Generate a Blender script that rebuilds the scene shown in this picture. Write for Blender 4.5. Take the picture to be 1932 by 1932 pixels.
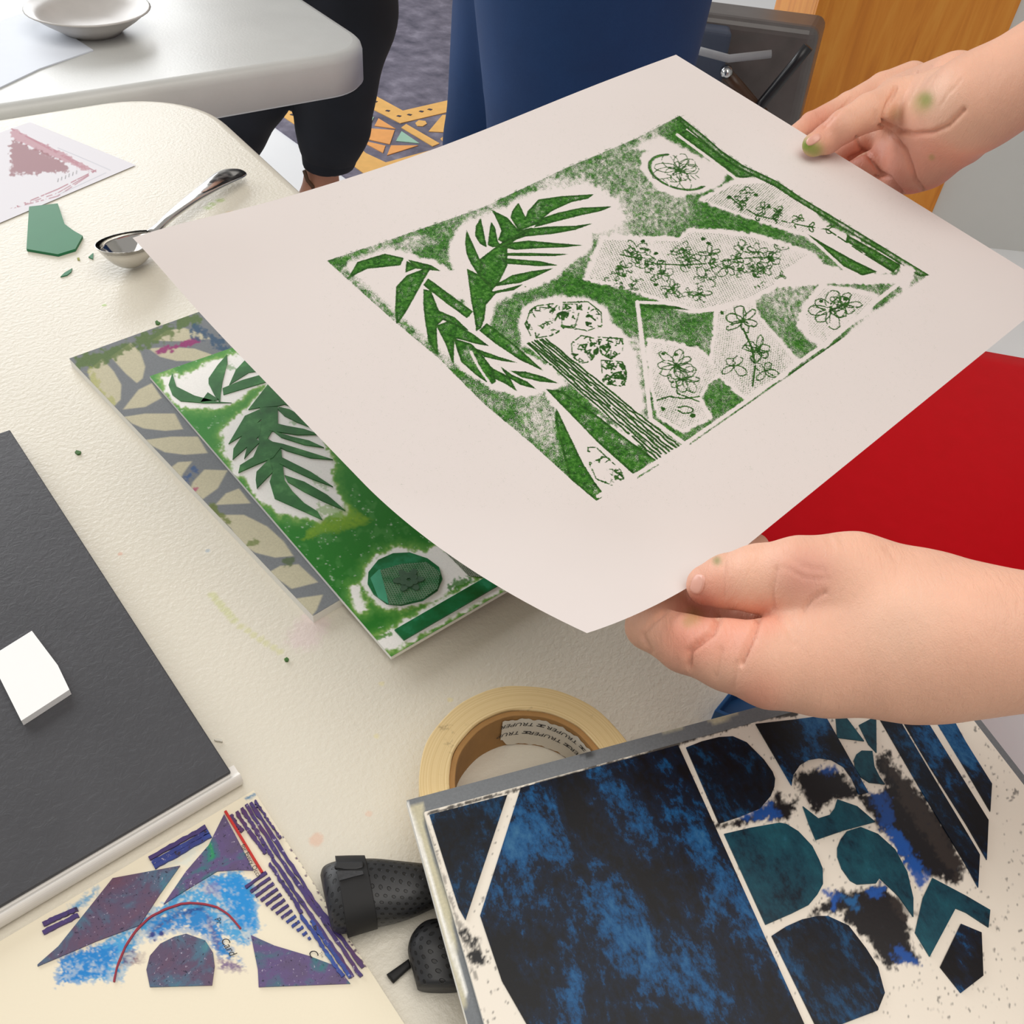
import bpy, bmesh, math, random
import numpy as np
from mathutils import Matrix, Vector

# ------------------------------------------------------------------ scene, camera, light
scene = bpy.context.scene
COL = scene.collection
for _o in list(bpy.data.objects):
    bpy.data.objects.remove(_o)
random.seed(7)
RNG = np.random.default_rng(7)

TZ = 0.74                 # height of the table top above the floor
H = 0.405                 # camera height above the table top
FPX = 1740.0              # focal length in pixels of the 1932 frame
PITCH, ROLL = math.radians(44.5), math.radians(6.0)
_f = np.array([0, math.cos(PITCH), -math.sin(PITCH)])
_r0 = np.array([1.0, 0, 0])
_u0 = np.cross(_r0, _f)
CR = _r0 * math.cos(ROLL) + _u0 * math.sin(ROLL)
CU = -_r0 * math.sin(ROLL) + _u0 * math.cos(ROLL)
CF = _f
CPOS = np.array([0, 0, TZ + H])

cam_data = bpy.data.cameras.new('camera')
cam_data.sensor_width = 36.0
cam_data.lens = FPX / 1932.0 * 36.0
cam_data.clip_start = 0.02
cam = bpy.data.objects.new('camera', cam_data)
COL.objects.link(cam)
M = Matrix.Identity(4)
for i in range(3):
    M[i][0], M[i][1], M[i][2], M[i][3] = CR[i], CU[i], -CF[i], CPOS[i]
cam.matrix_world = M
scene.camera = cam

scene.view_settings.view_transform = 'Standard'
scene.view_settings.look = 'None'
scene.view_settings.gamma = 1.0
scene.view_settings.use_curve_mapping = False
scene.view_settings.exposure = -0.05

world = bpy.data.worlds.new('room_light')
scene.world = world
world.use_nodes = True
bg = world.node_tree.nodes['Background']
bg.inputs[0].default_value = (1.0, 0.97, 0.93, 1)
bg.inputs[1].default_value = 0.42


def area_light(name, loc, target, sx, sy, power, color):
    d = bpy.data.lights.new(name, 'AREA')
    d.shape = 'RECTANGLE'
    d.size, d.size_y = sx, sy
    d.energy = power
    d.color = color
    o = bpy.data.objects.new(name, d)
    COL.objects.link(o)
    o.location = loc
    o.rotation_euler = (Vector(target) - Vector(loc)).to_track_quat('-Z', 'Y').to_euler()
    return o


area_light('window_daylight', (-2.8, 2.7, 1.9), (0, 0.6, 0.74), 4.0, 1.7, 104, (0.96, 0.98, 1.0))
area_light('ceiling_light', (0.3, 0.1, 2.7), (0.1, 0.5, 0.74), 1.8, 1.8, 27, (1.0, 0.95, 0.88))


# ------------------------------------------------------------------ geometry helpers
def ray(px, py):
    px, py = np.asarray(px, float), np.asarray(py, float)
    return ((px - 966) / FPX)[..., None] * CR - ((py - 966) / FPX)[..., None] * CU + CF


def T(px, py, z=0.0):
    """point at height z above the table top"""
    d = ray(px, py)
    t = (z - H) / d[..., 2:3]
    return CPOS + d * t


def FL(px, py, z=0.0):
    """point at height z above the floor"""
    return T(px, py, z - TZ)


def AT(px, py, Y):
    """point on the vertical plane y = Y"""
    d = ray(px, py)
    return CPOS + d * (Y / d[..., 1:2])


def proj(P):
    d = np.asarray(P, float) - CPOS
    w = d @ CF
    return 966 + FPX * (d @ CR) / w, 966 - FPX * (d @ CU) / w


def zA(p): return [(100 + x / 3.22, 100 + y / 3.22) for x, y in p]
def zB(p): return [(600 + x / 3.22, 100 + y / 3.22) for x, y in p]
def zC(p): return [(1200 + x / 3.0667, 100 + y / 3.0667) for x, y in p]
def zD(p): return [(100 + x / 3.22, 580 + y / 3.22) for x, y in p]
def zE(p): return [(600 + x / 3.22, 400 + y / 3.22) for x, y in p]
def zF(p): return [(1100 + x / 2.76, 400 + y / 2.76) for x, y in p]
def zG(p): return [(1130 + x / 2.76, 950 + y / 2.76) for x, y in p]
def zH(p): return [(100 + x / 3.0667, 1200 + y / 3.0667) for x, y in p]
def zI(p): return [(580 + x / 3.116, 1270 + y / 3.116) for x, y in p]
def zJ(p): return [(1200 + x / 3.0667, 1270 + y / 3.0667) for x, y in p]
def zK(p): return [(1400 + x / 4.493, 100 + y / 4.493) for x, y in p]
def zL(p): return [(400 + x / 3.22, 660 + y / 3.22) for x, y in p]
def zN(p): return [(380 + x / 4.025, 100 + y / 4.025) for x, y in p]
def zQ(p): return [(580 + x / 6.0375, 1600 + y / 6.0375) for x, y in p]
def zR(p): return [(360 + x / 5.853, 1500 + y / 5.853) for x, y in p]
def zS(p): return [(100 + x / 6.44, 1600 + y / 6.44) for x, y in p]


class Frame:
    """a flat sheet's own coordinate system: origin, two in-plane axes, normal up"""
    def __init__(s, O, X, Y=None, up=None):
        s.O = np.array(O, float)
        s.ex = np.array(X, float) / np.linalg.norm(X)
        if up is None:
            Y = np.array(Y, float)
            s.ey = Y - s.ex * (Y @ s.ex)
            s.ey /= np.linalg.norm(s.ey)
            s.ez = np.cross(s.ex, s.ey)
            if s.ez[2] < 0:
                s.ez = -s.ez
                s.flip = True
            else:
                s.flip = False
        s.ey2 = np.cross(s.ez, s.ex)      # right-handed second axis

    def hit(s, pts, lift=0.0):
        a = np.array(pts, float)
        d = ray(a[:, 0], a[:, 1])
        t = ((s.O + s.ez * lift - CPOS) @ s.ez) / (d @ s.ez)
        P = CPOS + d * t[:, None] - s.O
        return np.stack([P @ s.ex, P @ s.ey2], 1)

    def w(s, xy, z=0.0):
        xy = np.asarray(xy, float)
        return s.O + xy[..., 0:1] * s.ex + xy[..., 1:2] * s.ey2 + s.ez * np.asarray(z)[..., None]

    def place(s, o):
        m = Matrix.Identity(4)
        for i in range(3):
            m[i][0], m[i][1], m[i][2], m[i][3] = s.ex[i], s.ey2[i], s.ez[i], s.O[i]
        o.matrix_world = m


def link(o, parent=None):
    COL.objects.link(o)
    if parent is not None:
        o.parent = parent
    return o


def mk(name, verts, faces, mat=None, parent=None, smooth=False):
    me = bpy.data.meshes.new(name)
    me.from_pydata([tuple(map(float, v)) for v in verts], [], [tuple(map(int, f)) for f in faces])
    me.update()
    if mat is not None:
        me.materials.append(mat)
    if smooth:
        me.polygons.foreach_set('use_smooth', [True] * len(me.polygons))
    return link(bpy.data.objects.new(name, me), parent)


def mk_np(name, V, Q, mat=None, parent=None, smooth=True, col=None, uv=None):
    """fast mesh from numpy arrays: V (n,3), Q (m,4) quads; col (n,4) point colours"""
    me = bpy.data.meshes.new(name)
    V = np.ascontiguousarray(V, np.float32)
    Q = np.ascontiguousarray(Q, np.int32)
    me.vertices.add(len(V))
    me.vertices.foreach_set('co', V.ravel())
    me.loops.add(Q.size)
    me.loops.foreach_set('vertex_index', Q.ravel())
    me.polygons.add(len(Q))
    me.polygons.foreach_set('loop_start', np.arange(len(Q), dtype=np.int32) * Q.shape[1])
    me.polygons.foreach_set('use_smooth', np.full(len(Q), smooth))
    me.update(calc_edges=True)
    if col is not None:
        a = me.color_attributes.new('art', 'FLOAT_COLOR', 'POINT')
        a.data.foreach_set('color', np.ascontiguousarray(col, np.float32).ravel())
    if mat is not None:
        me.materials.append(mat)
    return link(bpy.data.objects.new(name, me), parent)


def empty(name, loc=(0, 0, 0), rz=0.0):
    o = bpy.data.objects.new(name, None)
    o.empty_display_size = 0.05
    COL.objects.link(o)
    o.location = [float(v) for v in loc]
    o.rotation_euler = (0, 0, rz)
    return o


def tag(o, label=None, cat=None, group=None, kind=None):
    if label: o['label'] = label
    if cat: o['category'] = cat
    if group: o['group'] = group
    if kind: o['kind'] = kind
    return o


def prism(poly, z0, z1):
    n = len(poly)
    a = sum(poly[i][0] * poly[(i + 1) % n][1] - poly[(i + 1) % n][0] * poly[i][1] for i in range(n))
    if a < 0:
        poly = list(poly)[::-1]
    V = [(p[0], p[1], z0) for p in poly] + [(p[0], p[1], z1) for p in poly]
    Fc = [tuple(range(n - 1, -1, -1)), tuple(range(n, 2 * n))]
    Fc += [(i, (i + 1) % n, n + (i + 1) % n, n + i) for i in range(n)]
    return V, Fc


def box_vf(x0, x1, y0, y1, z0, z1):
    return prism([(x0, y0), (x1, y0), (x1, y1), (x0, y1)], z0, z1)


def join_vf(parts):
    V, Fc = [], []
    for v, f in parts:
        k = len(V)
        V += list(v)
        Fc += [tuple(i + k for i in q) for q in f]
    return V, Fc


def add_bevel(o, w, seg=3):
    m = o.modifiers.new('bevel', 'BEVEL')
    m.width = w
    m.segments = seg
    m.limit_method = 'ANGLE'
    m.angle_limit = math.radians(40)
    return o


def rounded_rect(x0, x1, y0, y1, r, seg=8):
    P = []
    for cx, cy, a0 in ((x1 - r, y1 - r, 0), (x0 + r, y1 - r, 90), (x0 + r, y0 + r, 180), (x1 - r, y0 + r, 270)):
        for k in range(seg + 1):
            a = math.radians(a0 + 90 * k / seg)
            P.append((cx + r * math.cos(a), cy + r * math.sin(a)))
    return P


def tube_vf(pts, rad, seg=10, cap=True):
    pts = [np.array(p, float) for p in pts]
    if not hasattr(rad, '__len__'):
        rad = [rad] * len(pts)
    V, Fc = [], []
    up = np.array([0, 0, 1.0])
    for i, p in enumerate(pts):
        d = pts[min(i + 1, len(pts) - 1)] - pts[max(i - 1, 0)]
        d /= np.linalg.norm(d)
        s = np.cross(d, up)
        if np.linalg.norm(s) < 1e-3: s = np.array([1.0, 0, 0])
        s /= np.linalg.norm(s)
        t = np.cross(s, d)
        for k in range(seg):
            a = 2 * math.pi * k / seg
            V.append(p + rad[i] * (math.cos(a) * s + math.sin(a) * t))
    for i in range(len(pts) - 1):
        for k in range(seg):
            k2 = (k + 1) % seg
            Fc.append((i * seg + k, i * seg + k2, (i + 1) * seg + k2, (i + 1) * seg + k))
    if cap:
        Fc.append(tuple(range(seg - 1, -1, -1)))
        Fc.append(tuple((len(pts) - 1) * seg + k for k in range(seg)))
    return V, Fc


# ------------------------------------------------------------------ colour and material helpers
def lin(r, g, b):
    def c(v):
        v /= 255.0
        return v / 12.92 if v <= 0.04045 else ((v + 0.055) / 1.055) ** 2.4
    return (c(r), c(g), c(b), 1.0)


def L3(r, g, b):
    return np.array(lin(r, g, b)[:3])


class G:
    """small node-graph writer"""
    def __init__(s, name, rough=0.5, color=(0.5, 0.5, 0.5, 1), metal=0.0, spec=0.5):
        s.m = bpy.data.materials.new(name)
        s.m.use_nodes = True
        s.t = s.m.node_tree
        s.b = s.t.nodes['Principled BSDF']
        s.b.inputs['Base Color'].default_value = color
        s.b.inputs['Roughness'].default_value = rough
        s.b.inputs['Metallic'].default_value = metal
        s.b.inputs['Specular IOR Level'].default_value = spec
        s.co = None

    def n(s, typ, **kw):
        nd = s.t.nodes.new(typ)
        for k, v in kw.items():
            setattr(nd, k, v)
        return nd

    def put(s, sock, v):
        if isinstance(v, bpy.types.NodeSocket):
            s.t.links.new(v, sock)
        elif v is not None:
            sock.default_value = v

    def coord(s):
        if s.co is None:
            s.co = s.n('ShaderNodeTexCoord').outputs['Object']
        return s.co

    def noise(s, scale, detail=3.0, rough=0.55, dist=0.0, vec=None):
        nd = s.n('ShaderNodeTexNoise')
        s.put(nd.inputs['Vector'], vec if vec is not None else s.coord())
        nd.inputs['Scale'].default_value = scale
        nd.inputs['Detail'].default_value = detail
        nd.inputs['Roughness'].default_value = rough
        nd.inputs['Distortion'].default_value = dist
        return nd.outputs[0]

    def scaled(s, sx, sy, sz, rz=0.0):
        nd = s.n('ShaderNodeMapping')
        s.put(nd.inputs['Vector'], s.coord())
        nd.inputs['Scale'].default_value = (sx, sy, sz)
        nd.inputs['Rotation'].default_value = (0, 0, rz)
        return nd.outputs[0]

    def math(s, op, a, b=None, c=None, clamp=False):
        nd = s.n('ShaderNodeMath', operation=op, use_clamp=clamp)
        s.put(nd.inputs[0], a)
        if b is not None: s.put(nd.inputs[1], b)
        if c is not None: s.put(nd.inputs[2], c)
        return nd.outputs[0]

    def rng(s, v, a, b, c=0.0, d=1.0, smooth=True):
        nd = s.n('ShaderNodeMapRange', interpolation_type='SMOOTHSTEP' if smooth else 'LINEAR')
        s.put(nd.inputs[0], v)
        for i, x in enumerate((a, b, c, d)):
            nd.inputs[i + 1].default_value = x
        return nd.outputs[0]

    def mix(s, f, a, b):
        nd = s.n('ShaderNodeMix', data_type='RGBA')
        s.put(nd.inputs[0], f)
        s.put(nd.inputs[6], a)
        s.put(nd.inputs[7], b)
        return nd.outputs[2]

    def ramp(s, f, stops):
        nd = s.n('ShaderNodeValToRGB')
        el = nd.color_ramp.elements
        while len(el) < len(stops):
            el.new(0.5)
        for e, (p, c) in zip(el, stops):
            e.position = p
            e.color = c
        s.put(nd.inputs[0], f)
        return nd.outputs[0]

    def attr(s, name='art'):
        nd = s.n('ShaderNodeAttribute', attribute_name=name)
        return nd

    def col(s, c):
        s.put(s.b.inputs['Base Color'], c)
        return s

    def bump(s, h, strength=0.2, dist=0.001):
        nd = s.n('ShaderNodeBump')
        nd.inputs['Strength'].default_value = strength
        nd.inputs['Distance'].default_value = dist
        s.put(nd.inputs['Height'], h)
        s.put(s.b.inputs['Normal'], nd.outputs[0])
        return s


def plain(name, rgb, rough=0.5, metal=0.0, spec=0.5, nscale=60, var=0.08):
    """procedural single-colour material with slight tonal variation"""
    g = G(name, rough, lin(*rgb), metal, spec)
    c = np.array(lin(*rgb)[:3])
    n = g.noise(nscale, 3)
    g.col(g.mix(n, (*np.clip(c * (1 - var), 0, 1), 1), (*np.clip(c * (1 + var), 0, 1), 1)))
    return g.m


# ------------------------------------------------------------------ drawing of flat prints: distance fields on a raster
class Canvas:
    def __init__(s, x0, y0, x1, y1, step=1.0):
        s.x0, s.y0, s.st = x0, y0, step
        xs, ys = np.arange(x0, x1 + step, step), np.arange(y0, y1 + step, step)
        s.X, s.Y = np.meshgrid(xs, ys)
        s.h, s.w = s.X.shape

    def win(s, P, m):
        a = max(0, int((P[:, 0].min() - m - s.x0) / s.st))
        b = min(s.w, int((P[:, 0].max() + m - s.x0) / s.st) + 2)
        c = max(0, int((P[:, 1].min() - m - s.y0) / s.st))
        d = min(s.h, int((P[:, 1].max() + m - s.y0) / s.st) + 2)
        return slice(c, max(d, c)), slice(a, max(a, b))

    def dist(s, P, sl, closed):
        X, Y = s.X[sl], s.Y[sl]
        D = np.full(X.shape, 1e9)
        inside = np.zeros(X.shape, bool)
        n = len(P)
        for i in range(n if closed else n - 1):
            ax, ay = P[i]
            bx, by = P[(i + 1) % n]
            dx, dy = bx - ax, by - ay
            L = dx * dx + dy * dy + 1e-9
            t = np.clip(((X - ax) * dx + (Y - ay) * dy) / L, 0, 1)
            D = np.minimum(D, (X - ax - t * dx) ** 2 + (Y - ay - t * dy) ** 2)
            if closed and ay != by:
                cr = ((ay > Y) != (by > Y)) & (X < (bx - ax) * (Y - ay) / (by - ay) + ax)
                inside ^= cr
        D = np.sqrt(D)
        return np.where(inside, -D, D) if closed else D

    def sdf(s, poly, m=30):
        P = np.array(poly, float)
        sl = s.win(P, m)
        out = np.full(s.X.shape, float(m))
        out[sl] = np.minimum(s.dist(P, sl, True), m)
        return out

    def line(s, pts, m=12, closed=False):
        P = np.array(pts, float)
        sl = s.win(P, m)
        out = np.full(s.X.shape, float(m))
        if closed:
            P = np.vstack([P, P[:1]])
        out[sl] = np.minimum(s.dist(P, sl, False), m)
        return out

    def noise(s, scale, octaves=3, seed=0):
        """smooth value noise 0..1 with feature size scale in canvas units"""
        r = np.random.default_rng(seed)
        out, amp, tot = np.zeros(s.X.shape), 1.0, 0.0
        for k in range(octaves):
            sc = scale / 2 ** k
            gx, gy = (s.X - s.x0) / sc, (s.Y - s.y0) / sc
            n0, n1 = int(gy.max()) + 3, int(gx.max()) + 3
            R = r.random((n0, n1))
            ix, iy = gx.astype(int), gy.astype(int)
            fx, fy = gx - ix, gy - iy
            fx, fy = fx * fx * (3 - 2 * fx), fy * fy * (3 - 2 * fy)
            v = (R[iy, ix] * (1 - fx) + R[iy, ix + 1] * fx) * (1 - fy) + (R[iy + 1, ix] * (1 - fx) + R[iy + 1, ix + 1] * fx) * fy
            out += amp * v
            tot += amp
            amp *= 0.55
        return np.clip((out / tot - 0.5) * 1.5 + 0.5, 0, 1)

    def sample(s, Fld, px, py):
        gx = np.clip((px - s.x0) / s.st, 0, s.w - 1.001)
        gy = np.clip((py - s.y0) / s.st, 0, s.h - 1.001)
        ix, iy = gx.astype(int), gy.astype(int)
        fx, fy = gx - ix, gy - iy
        if Fld.ndim == 3:
            fx, fy = fx[..., None], fy[..., None]
        return (Fld[iy, ix] * (1 - fx) + Fld[iy, ix + 1] * fx) * (1 - fy) + (Fld[iy + 1, ix] * (1 - fx) + Fld[iy + 1, ix + 1] * fx) * fy


def ss(x, a, b):
    t = np.clip((x - a) / (b - a), 0, 1)
    return t * t * (3 - 2 * t)


def over(img, mask, rgb):
    return img * (1 - mask[..., None]) + np.asarray(rgb) * mask[..., None]


def grid_lines(lo, hi, fine, a=None, b=None, coarse=0.006):
    """1D grid: fine spacing inside a..b, coarse outside"""
    if a is None:
        return np.linspace(lo, hi, max(2, int(round((hi - lo) / fine)) + 1))
    p = []
    if a > lo: p += list(np.linspace(lo, a, max(2, int((a - lo) / coarse) + 1)))[:-1]
    p += list(np.linspace(a, b, max(2, int((b - a) / fine) + 1)))
    if b < hi: p += list(np.linspace(b, hi, max(2, int((hi - b) / coarse) + 1)))[1:]
    return np.array(p)


def grid_quads(nx, ny):
    i = np.arange(nx - 1)[None, :] + np.arange(ny - 1)[:, None] * nx
    return np.stack([i, i + 1, i + nx + 1, i + nx], -1).reshape(-1, 4)


def art_sheet(name, frame, xs, ys, z, canvas, img, mat, parent, zfun=None):
    """a flat printed surface: fine grid whose points carry the drawn colours"""
    X, Y = np.meshgrid(xs, ys)
    XY = np.stack([X.ravel(), Y.ravel()], 1)
    Z = np.full(len(XY), float(z))
    P = frame.w(XY, Z)
    px, py = proj(P)
    c = canvas.sample(img, px, py)
    C = np.ones((len(XY), 4))
    C[:, :c.shape[1]] = c
    V = np.column_stack([XY, Z])
    return mk_np(name, V, grid_quads(len(xs), len(ys)), mat, parent, True, C)


# ------------------------------------------------------------------ bodies: smooth distance fields meshed with surface nets
def smin(a, b, k):
    h = np.clip(0.5 + 0.5 * (b - a) / k, 0, 1)
    return b * (1 - h) + a * h - k * h * (1 - h)


def cone(P, a, b, ra, rb):
    a, b = np.asarray(a, float), np.asarray(b, float)
    ba = b - a
    t = np.clip(((P - a) @ ba) / (ba @ ba + 1e-12), 0, 1)
    return np.linalg.norm(P - a - t[..., None] * ba, axis=-1) - (ra + (rb - ra) * t)


def chain(P, pts, rad, k=0.004):
    d = None
    for i in range(len(pts) - 1):
        c = cone(P, pts[i], pts[i + 1], rad[i], rad[i + 1])
        d = c if d is None else smin(d, c, k)
    return d


def surface_nets(fun, lo, hi, res):
    lo, hi = np.array(lo, float), np.array(hi, float)
    n = np.ceil((hi - lo) / res).astype(int) + 1
    ax = [lo[i] + np.arange(n[i]) * res for i in range(3)]
    val = np.empty(n, np.float32)
    Yg, Zg = np.meshgrid(ax[1], ax[2], indexing='ij')
    step = max(1, int(400000 / (n[1] * n[2])))
    for i in range(0, n[0], step):
        xs = ax[0][i:i + step]
        P = np.empty((len(xs), n[1], n[2], 3))
        P[..., 0] = xs[:, None, None]
        P[..., 1] = Yg
        P[..., 2] = Zg
        val[i:i + step] = fun(P)
    s = val < 0
    c = np.zeros(n - 1, np.int8)
    for dx in (0, 1):
        for dy in (0, 1):
            for dz in (0, 1):
                c += s[dx:n[0] - 1 + dx, dy:n[1] - 1 + dy, dz:n[2] - 1 + dz]
    act = (c > 0) & (c < 8)
    idx = np.full(n - 1, -1, np.int64)
    I = np.argwhere(act)
    idx[act] = np.arange(len(I))
    acc, cnt = np.zeros((len(I), 3)), np.zeros(len(I))
    cor = np.array([(x, y, z) for x in (0, 1) for y in (0, 1) for z in (0, 1)])
    for a in range(8):
        for b in range(a + 1, 8):
            if np.abs(cor[a] - cor[b]).sum() != 1: continue
            va = val[tuple((I + cor[a]).T)]
            vb = val[tuple((I + cor[b]).T)]
            m = (va < 0) != (vb < 0)
            t = np.where(m, va / np.where(m, va - vb, 1), 0)
            acc += np.where(m[:, None], cor[a] + t[:, None] * (cor[b] - cor[a]), 0)
            cnt += m
    V = lo + (I + acc / cnt[:, None]) * res
    Q = []
    for d in range(3):
        e1, e2 = [(1, 2), (2, 0), (0, 1)][d]
        sl0 = [slice(1, m - 1) for m in n]
        sl0[d] = slice(0, n[d] - 1)
        sl1 = list(sl0)
        sl1[d] = slice(1, n[d])
        a, b = s[tuple(sl0)], s[tuple(sl1)]
        cr = np.argwhere(a != b)
        if not len(cr): continue
        sgn = a[tuple(cr.T)]
        off = np.ones(3, int)
        off[d] = 0
        base = cr + off
        def g(o1, o2):
            q = base.copy()
            q[:, e1] -= o1
            q[:, e2] -= o2
            return idx[tuple(q.T)]
        q = np.stack([g(1, 1), g(0, 1), g(0, 0), g(1, 0)], 1)
        q[~sgn] = q[~sgn][:, ::-1]
        Q.append(q)
    Q = np.concatenate(Q)
    Q = Q[(Q >= 0).all(1)]
    return V, Q


def vnormals(V, Q):
    n = np.cross(V[Q[:, 2]] - V[Q[:, 0]], V[Q[:, 3]] - V[Q[:, 1]])
    N = np.zeros_like(V)
    for k in range(4):
        np.add.at(N, Q[:, k], n)
    return N / (np.linalg.norm(N, axis=1, keepdims=True) + 1e-12)


def relax(V, Q, it=2, f=0.5):
    for _ in range(it):
        A, c = np.zeros_like(V), np.zeros(len(V))
        for k in range(4):
            for j in (1, 3):
                np.add.at(A, Q[:, k], V[Q[:, (k + j) % 4]])
                np.add.at(c, Q[:, k], 1)
        V = V + f * (A / np.maximum(c, 1)[:, None] - V)
    return V
# ------------------------------------------------------------------ the room
g = G('white_floor', 0.35, lin(238, 240, 242))
n = g.noise(6, 3)
g.col(g.mix(n, lin(244, 246, 249), lin(252, 253, 254)))
m_floor = g.m
o = mk('floor', *box_vf(-4.5, 4.5, -2.0, 6.5, -0.05, 0), m_floor)
tag(o, 'white smooth floor under the tables and the painted rug', kind='structure')

# patterned rug, laid diagonally behind the table
g = G('rug_charcoal', 0.9, lin(90, 86, 100))
n = g.noise(14, 5, 0.6)
g.col(g.ramp(n, [(0.3, lin(82, 80, 96)), (0.55, lin(118, 114, 130)), (0.75, lin(150, 146, 162))]))
g.bump(g.noise(300, 2), 0.3, 0.002)
m_rug = g.m
m_rug_y = plain('rug_ochre', (238, 186, 108), 0.9, nscale=30, var=0.14)
m_rug_o = plain('rug_orange', (240, 170, 100), 0.9, nscale=30, var=0.14)
m_rug_m = plain('rug_mint', (160, 200, 178), 0.9, nscale=30, var=0.12)
m_rug_d = plain('rug_dark', (66, 62, 76), 0.9, nscale=30, var=0.2)
_a, _b = FL(671, 347, 0.006), FL(497, 222, 0.006)
rugF = Frame(_a, _b - _a, np.array([1.0, 0.2, 0]) + (_b - _a)[::1] * 0 + np.array([0.3, 1.0, 0]))
_h = rugF.hit(zN([(1870, 400)]))[0]
_sg = 1 if _h[1] > 0 else -1
rug = empty('rug')
rugF.place(rug)
tag(rug, 'charcoal rug with ochre and mint geometric motifs on white floor', 'rug')
_yy = sorted((0.0, _sg * 1.45))
mk('field', *box_vf(-0.30, 1.5, _yy[0], _yy[1], -0.006, 0.0), m_rug, rug)
for poly, mt in (
    ([(520, 405), (640, 330), (720, 300), (730, 560), (640, 500)], m_rug_y),
    ([(1165, 690), (1250, 765), (1400, 835), (1900, 700), (1990, 690), (2010, 800), (1440, 985), (1290, 960), (1060, 790)], m_rug_y),
    ([(1310, 322), (1530, 442), (1865, 365), (2100, 310), (2110, 400), (1870, 452), (1510, 537), (1240, 400)], m_rug_y),
    ([(1345, 500), (1475, 580), (1315, 557)], m_rug_o),
    ([(1262, 575), (1467, 590), (1430, 697), (1228, 652)], m_rug_o),
    ([(1240, 672), (1397, 708), (1378, 762), (1262, 700)], m_rug_o),
    ([(1440, 706), (1645, 706), (1410, 780)], m_rug_o),
    ([(1520, 598), (1655, 690), (1478, 672)], m_rug_m),
    ([(1555, 543), (1808, 690), (1755, 712), (1518, 570)], m_rug_y),
    ([(1625, 535), (1650, 515), (1700, 520), (1712, 540), (1680, 560), (1640, 558)], m_rug_y),
    ([(1815, 655), (1840, 635), (1890, 640), (1890, 675), (1840, 678)], m_rug_y),
    ([(1830, 475), (1940, 470), (1940, 610), (1725, 600)], m_rug_y),
    ([(1250, 500), (1310, 490), (1275, 570), (1225, 560)], m_rug_m)):
    hp = rugF.hit(zN(poly))
    if len(poly) > 6 or True:
        mk('motif', *prism([tuple(p) for p in hp], 0.0, 0.002), mt, rug)
for cx, cy in ((1415, 440), (1500, 480), (1670, 445), (1735, 430), (690, 440), (690, 470), (1320, 910), (1410, 912), (1320, 370), (1580, 470)):
    hp = rugF.hit(zN([(cx - 20, cy), (cx - 6, cy - 7), (cx + 20, cy - 2), (cx + 6, cy + 7)]), 0.002)
    mk('dot', *prism([tuple(p) for p in hp], 0.002, 0.003), m_rug_d, rug)

# wall and wooden cabinet in the far right corner
YC = 2.35
xl = AT(1482, 227, YC)[0]
xr = AT(1770, 375, YC)[0]
o = mk('wall_right', *box_vf(xr + 0.004, xr + 2.2, YC + 0.02, YC + 0.14, 0, 2.6), plain('wall_paint', (214, 214, 210), 0.7, nscale=8, var=0.03))
tag(o, 'pale grey painted wall right of the wooden cabinet', kind='structure')
g = G('orange_wood', 0.4, lin(196, 128, 48))
n = g.noise(3.5, 5, 0.6, 0.6, g.scaled(9, 9, 0.9))
g.col(g.ramp(n, [(0.3, lin(202, 118, 26)), (0.5, lin(222, 140, 40)), (0.7, lin(232, 158, 58))]))
m_wood = g.m
cab = empty('wooden_cabinet', ((xl + xr) / 2, YC + 0.25, 0))
w2 = (xr - xl) / 2
mk('body', *box_vf(-w2, w2, -0.23, 0.22, 0.06, 0.92), m_wood, cab)
mk('plinth', *box_vf(-w2 + 0.02, w2 - 0.02, -0.20, 0.2, 0, 0.06), m_wood, cab)
add_bevel(mk('door', *box_vf(-w2, w2, -0.25, -0.231, 0.065, 0.915), m_wood, cab), 0.002)
add_bevel(mk('top', *box_vf(-w2 - 0.003, w2 + 0.003, -0.252, 0.22, 0.92, 0.945), m_wood, cab), 0.003)
tag(cab, 'orange varnished wooden cabinet behind the upper hand', 'cabinet')

# ------------------------------------------------------------------ folding tables
g = G('table_plastic', 0.36, lin(224, 217, 202), spec=0.5)
n = g.noise(5, 4)
base = g.mix(n, lin(218, 212, 197), lin(228, 222, 208))


def stain(base, pts, rgb, rad, amt, nscale=260, thr=0.5):
    """a paint mark with its own ragged outline, centred along pts (table coordinates)"""
    best = None
    for p in pts:
        nd = g.n('ShaderNodeVectorMath', operation='DISTANCE')
        g.put(nd.inputs[0], g.coord())
        nd.inputs[1].default_value = (p[0], p[1], 0)
        v = g.math('DIVIDE', nd.outputs['Value'], rad)
        best = v if best is None else g.math('MINIMUM', best, v)
    k = g.math('SUBTRACT', g.math('ADD', g.noise(nscale, 4, 0.7), thr), best)
    return g.mix(g.math('MULTIPLY', g.rng(k, 0.0, 0.5), amt), base, lin(*rgb))


_pa, _pb = T(109, 203), T(240, 182)
_pc, _pd = T(430, 226), T(585, 368)
da = (_pb - _pa) / np.linalg.norm(_pb - _pa)
db0 = (_pd - _pc) / np.linalg.norm(_pd - _pc)
da = da - db0 * (da @ db0) * 0.5
da /= np.linalg.norm(da)
db = np.array([da[1], -da[0], 0])
# corner: far edge through _pa, right edge through _pd
A2 = np.array([[da[0], -db[0]], [da[1], -db[1]]])
st = np.linalg.solve(A2, (_pd - _pa)[:2])
C0 = _pa + da * st[0]
C0[2] = TZ
tabF = Frame(C0, da, -db)


def tl(px, py):
    return tuple(tabF.hit([(px, py)])[0])


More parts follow.
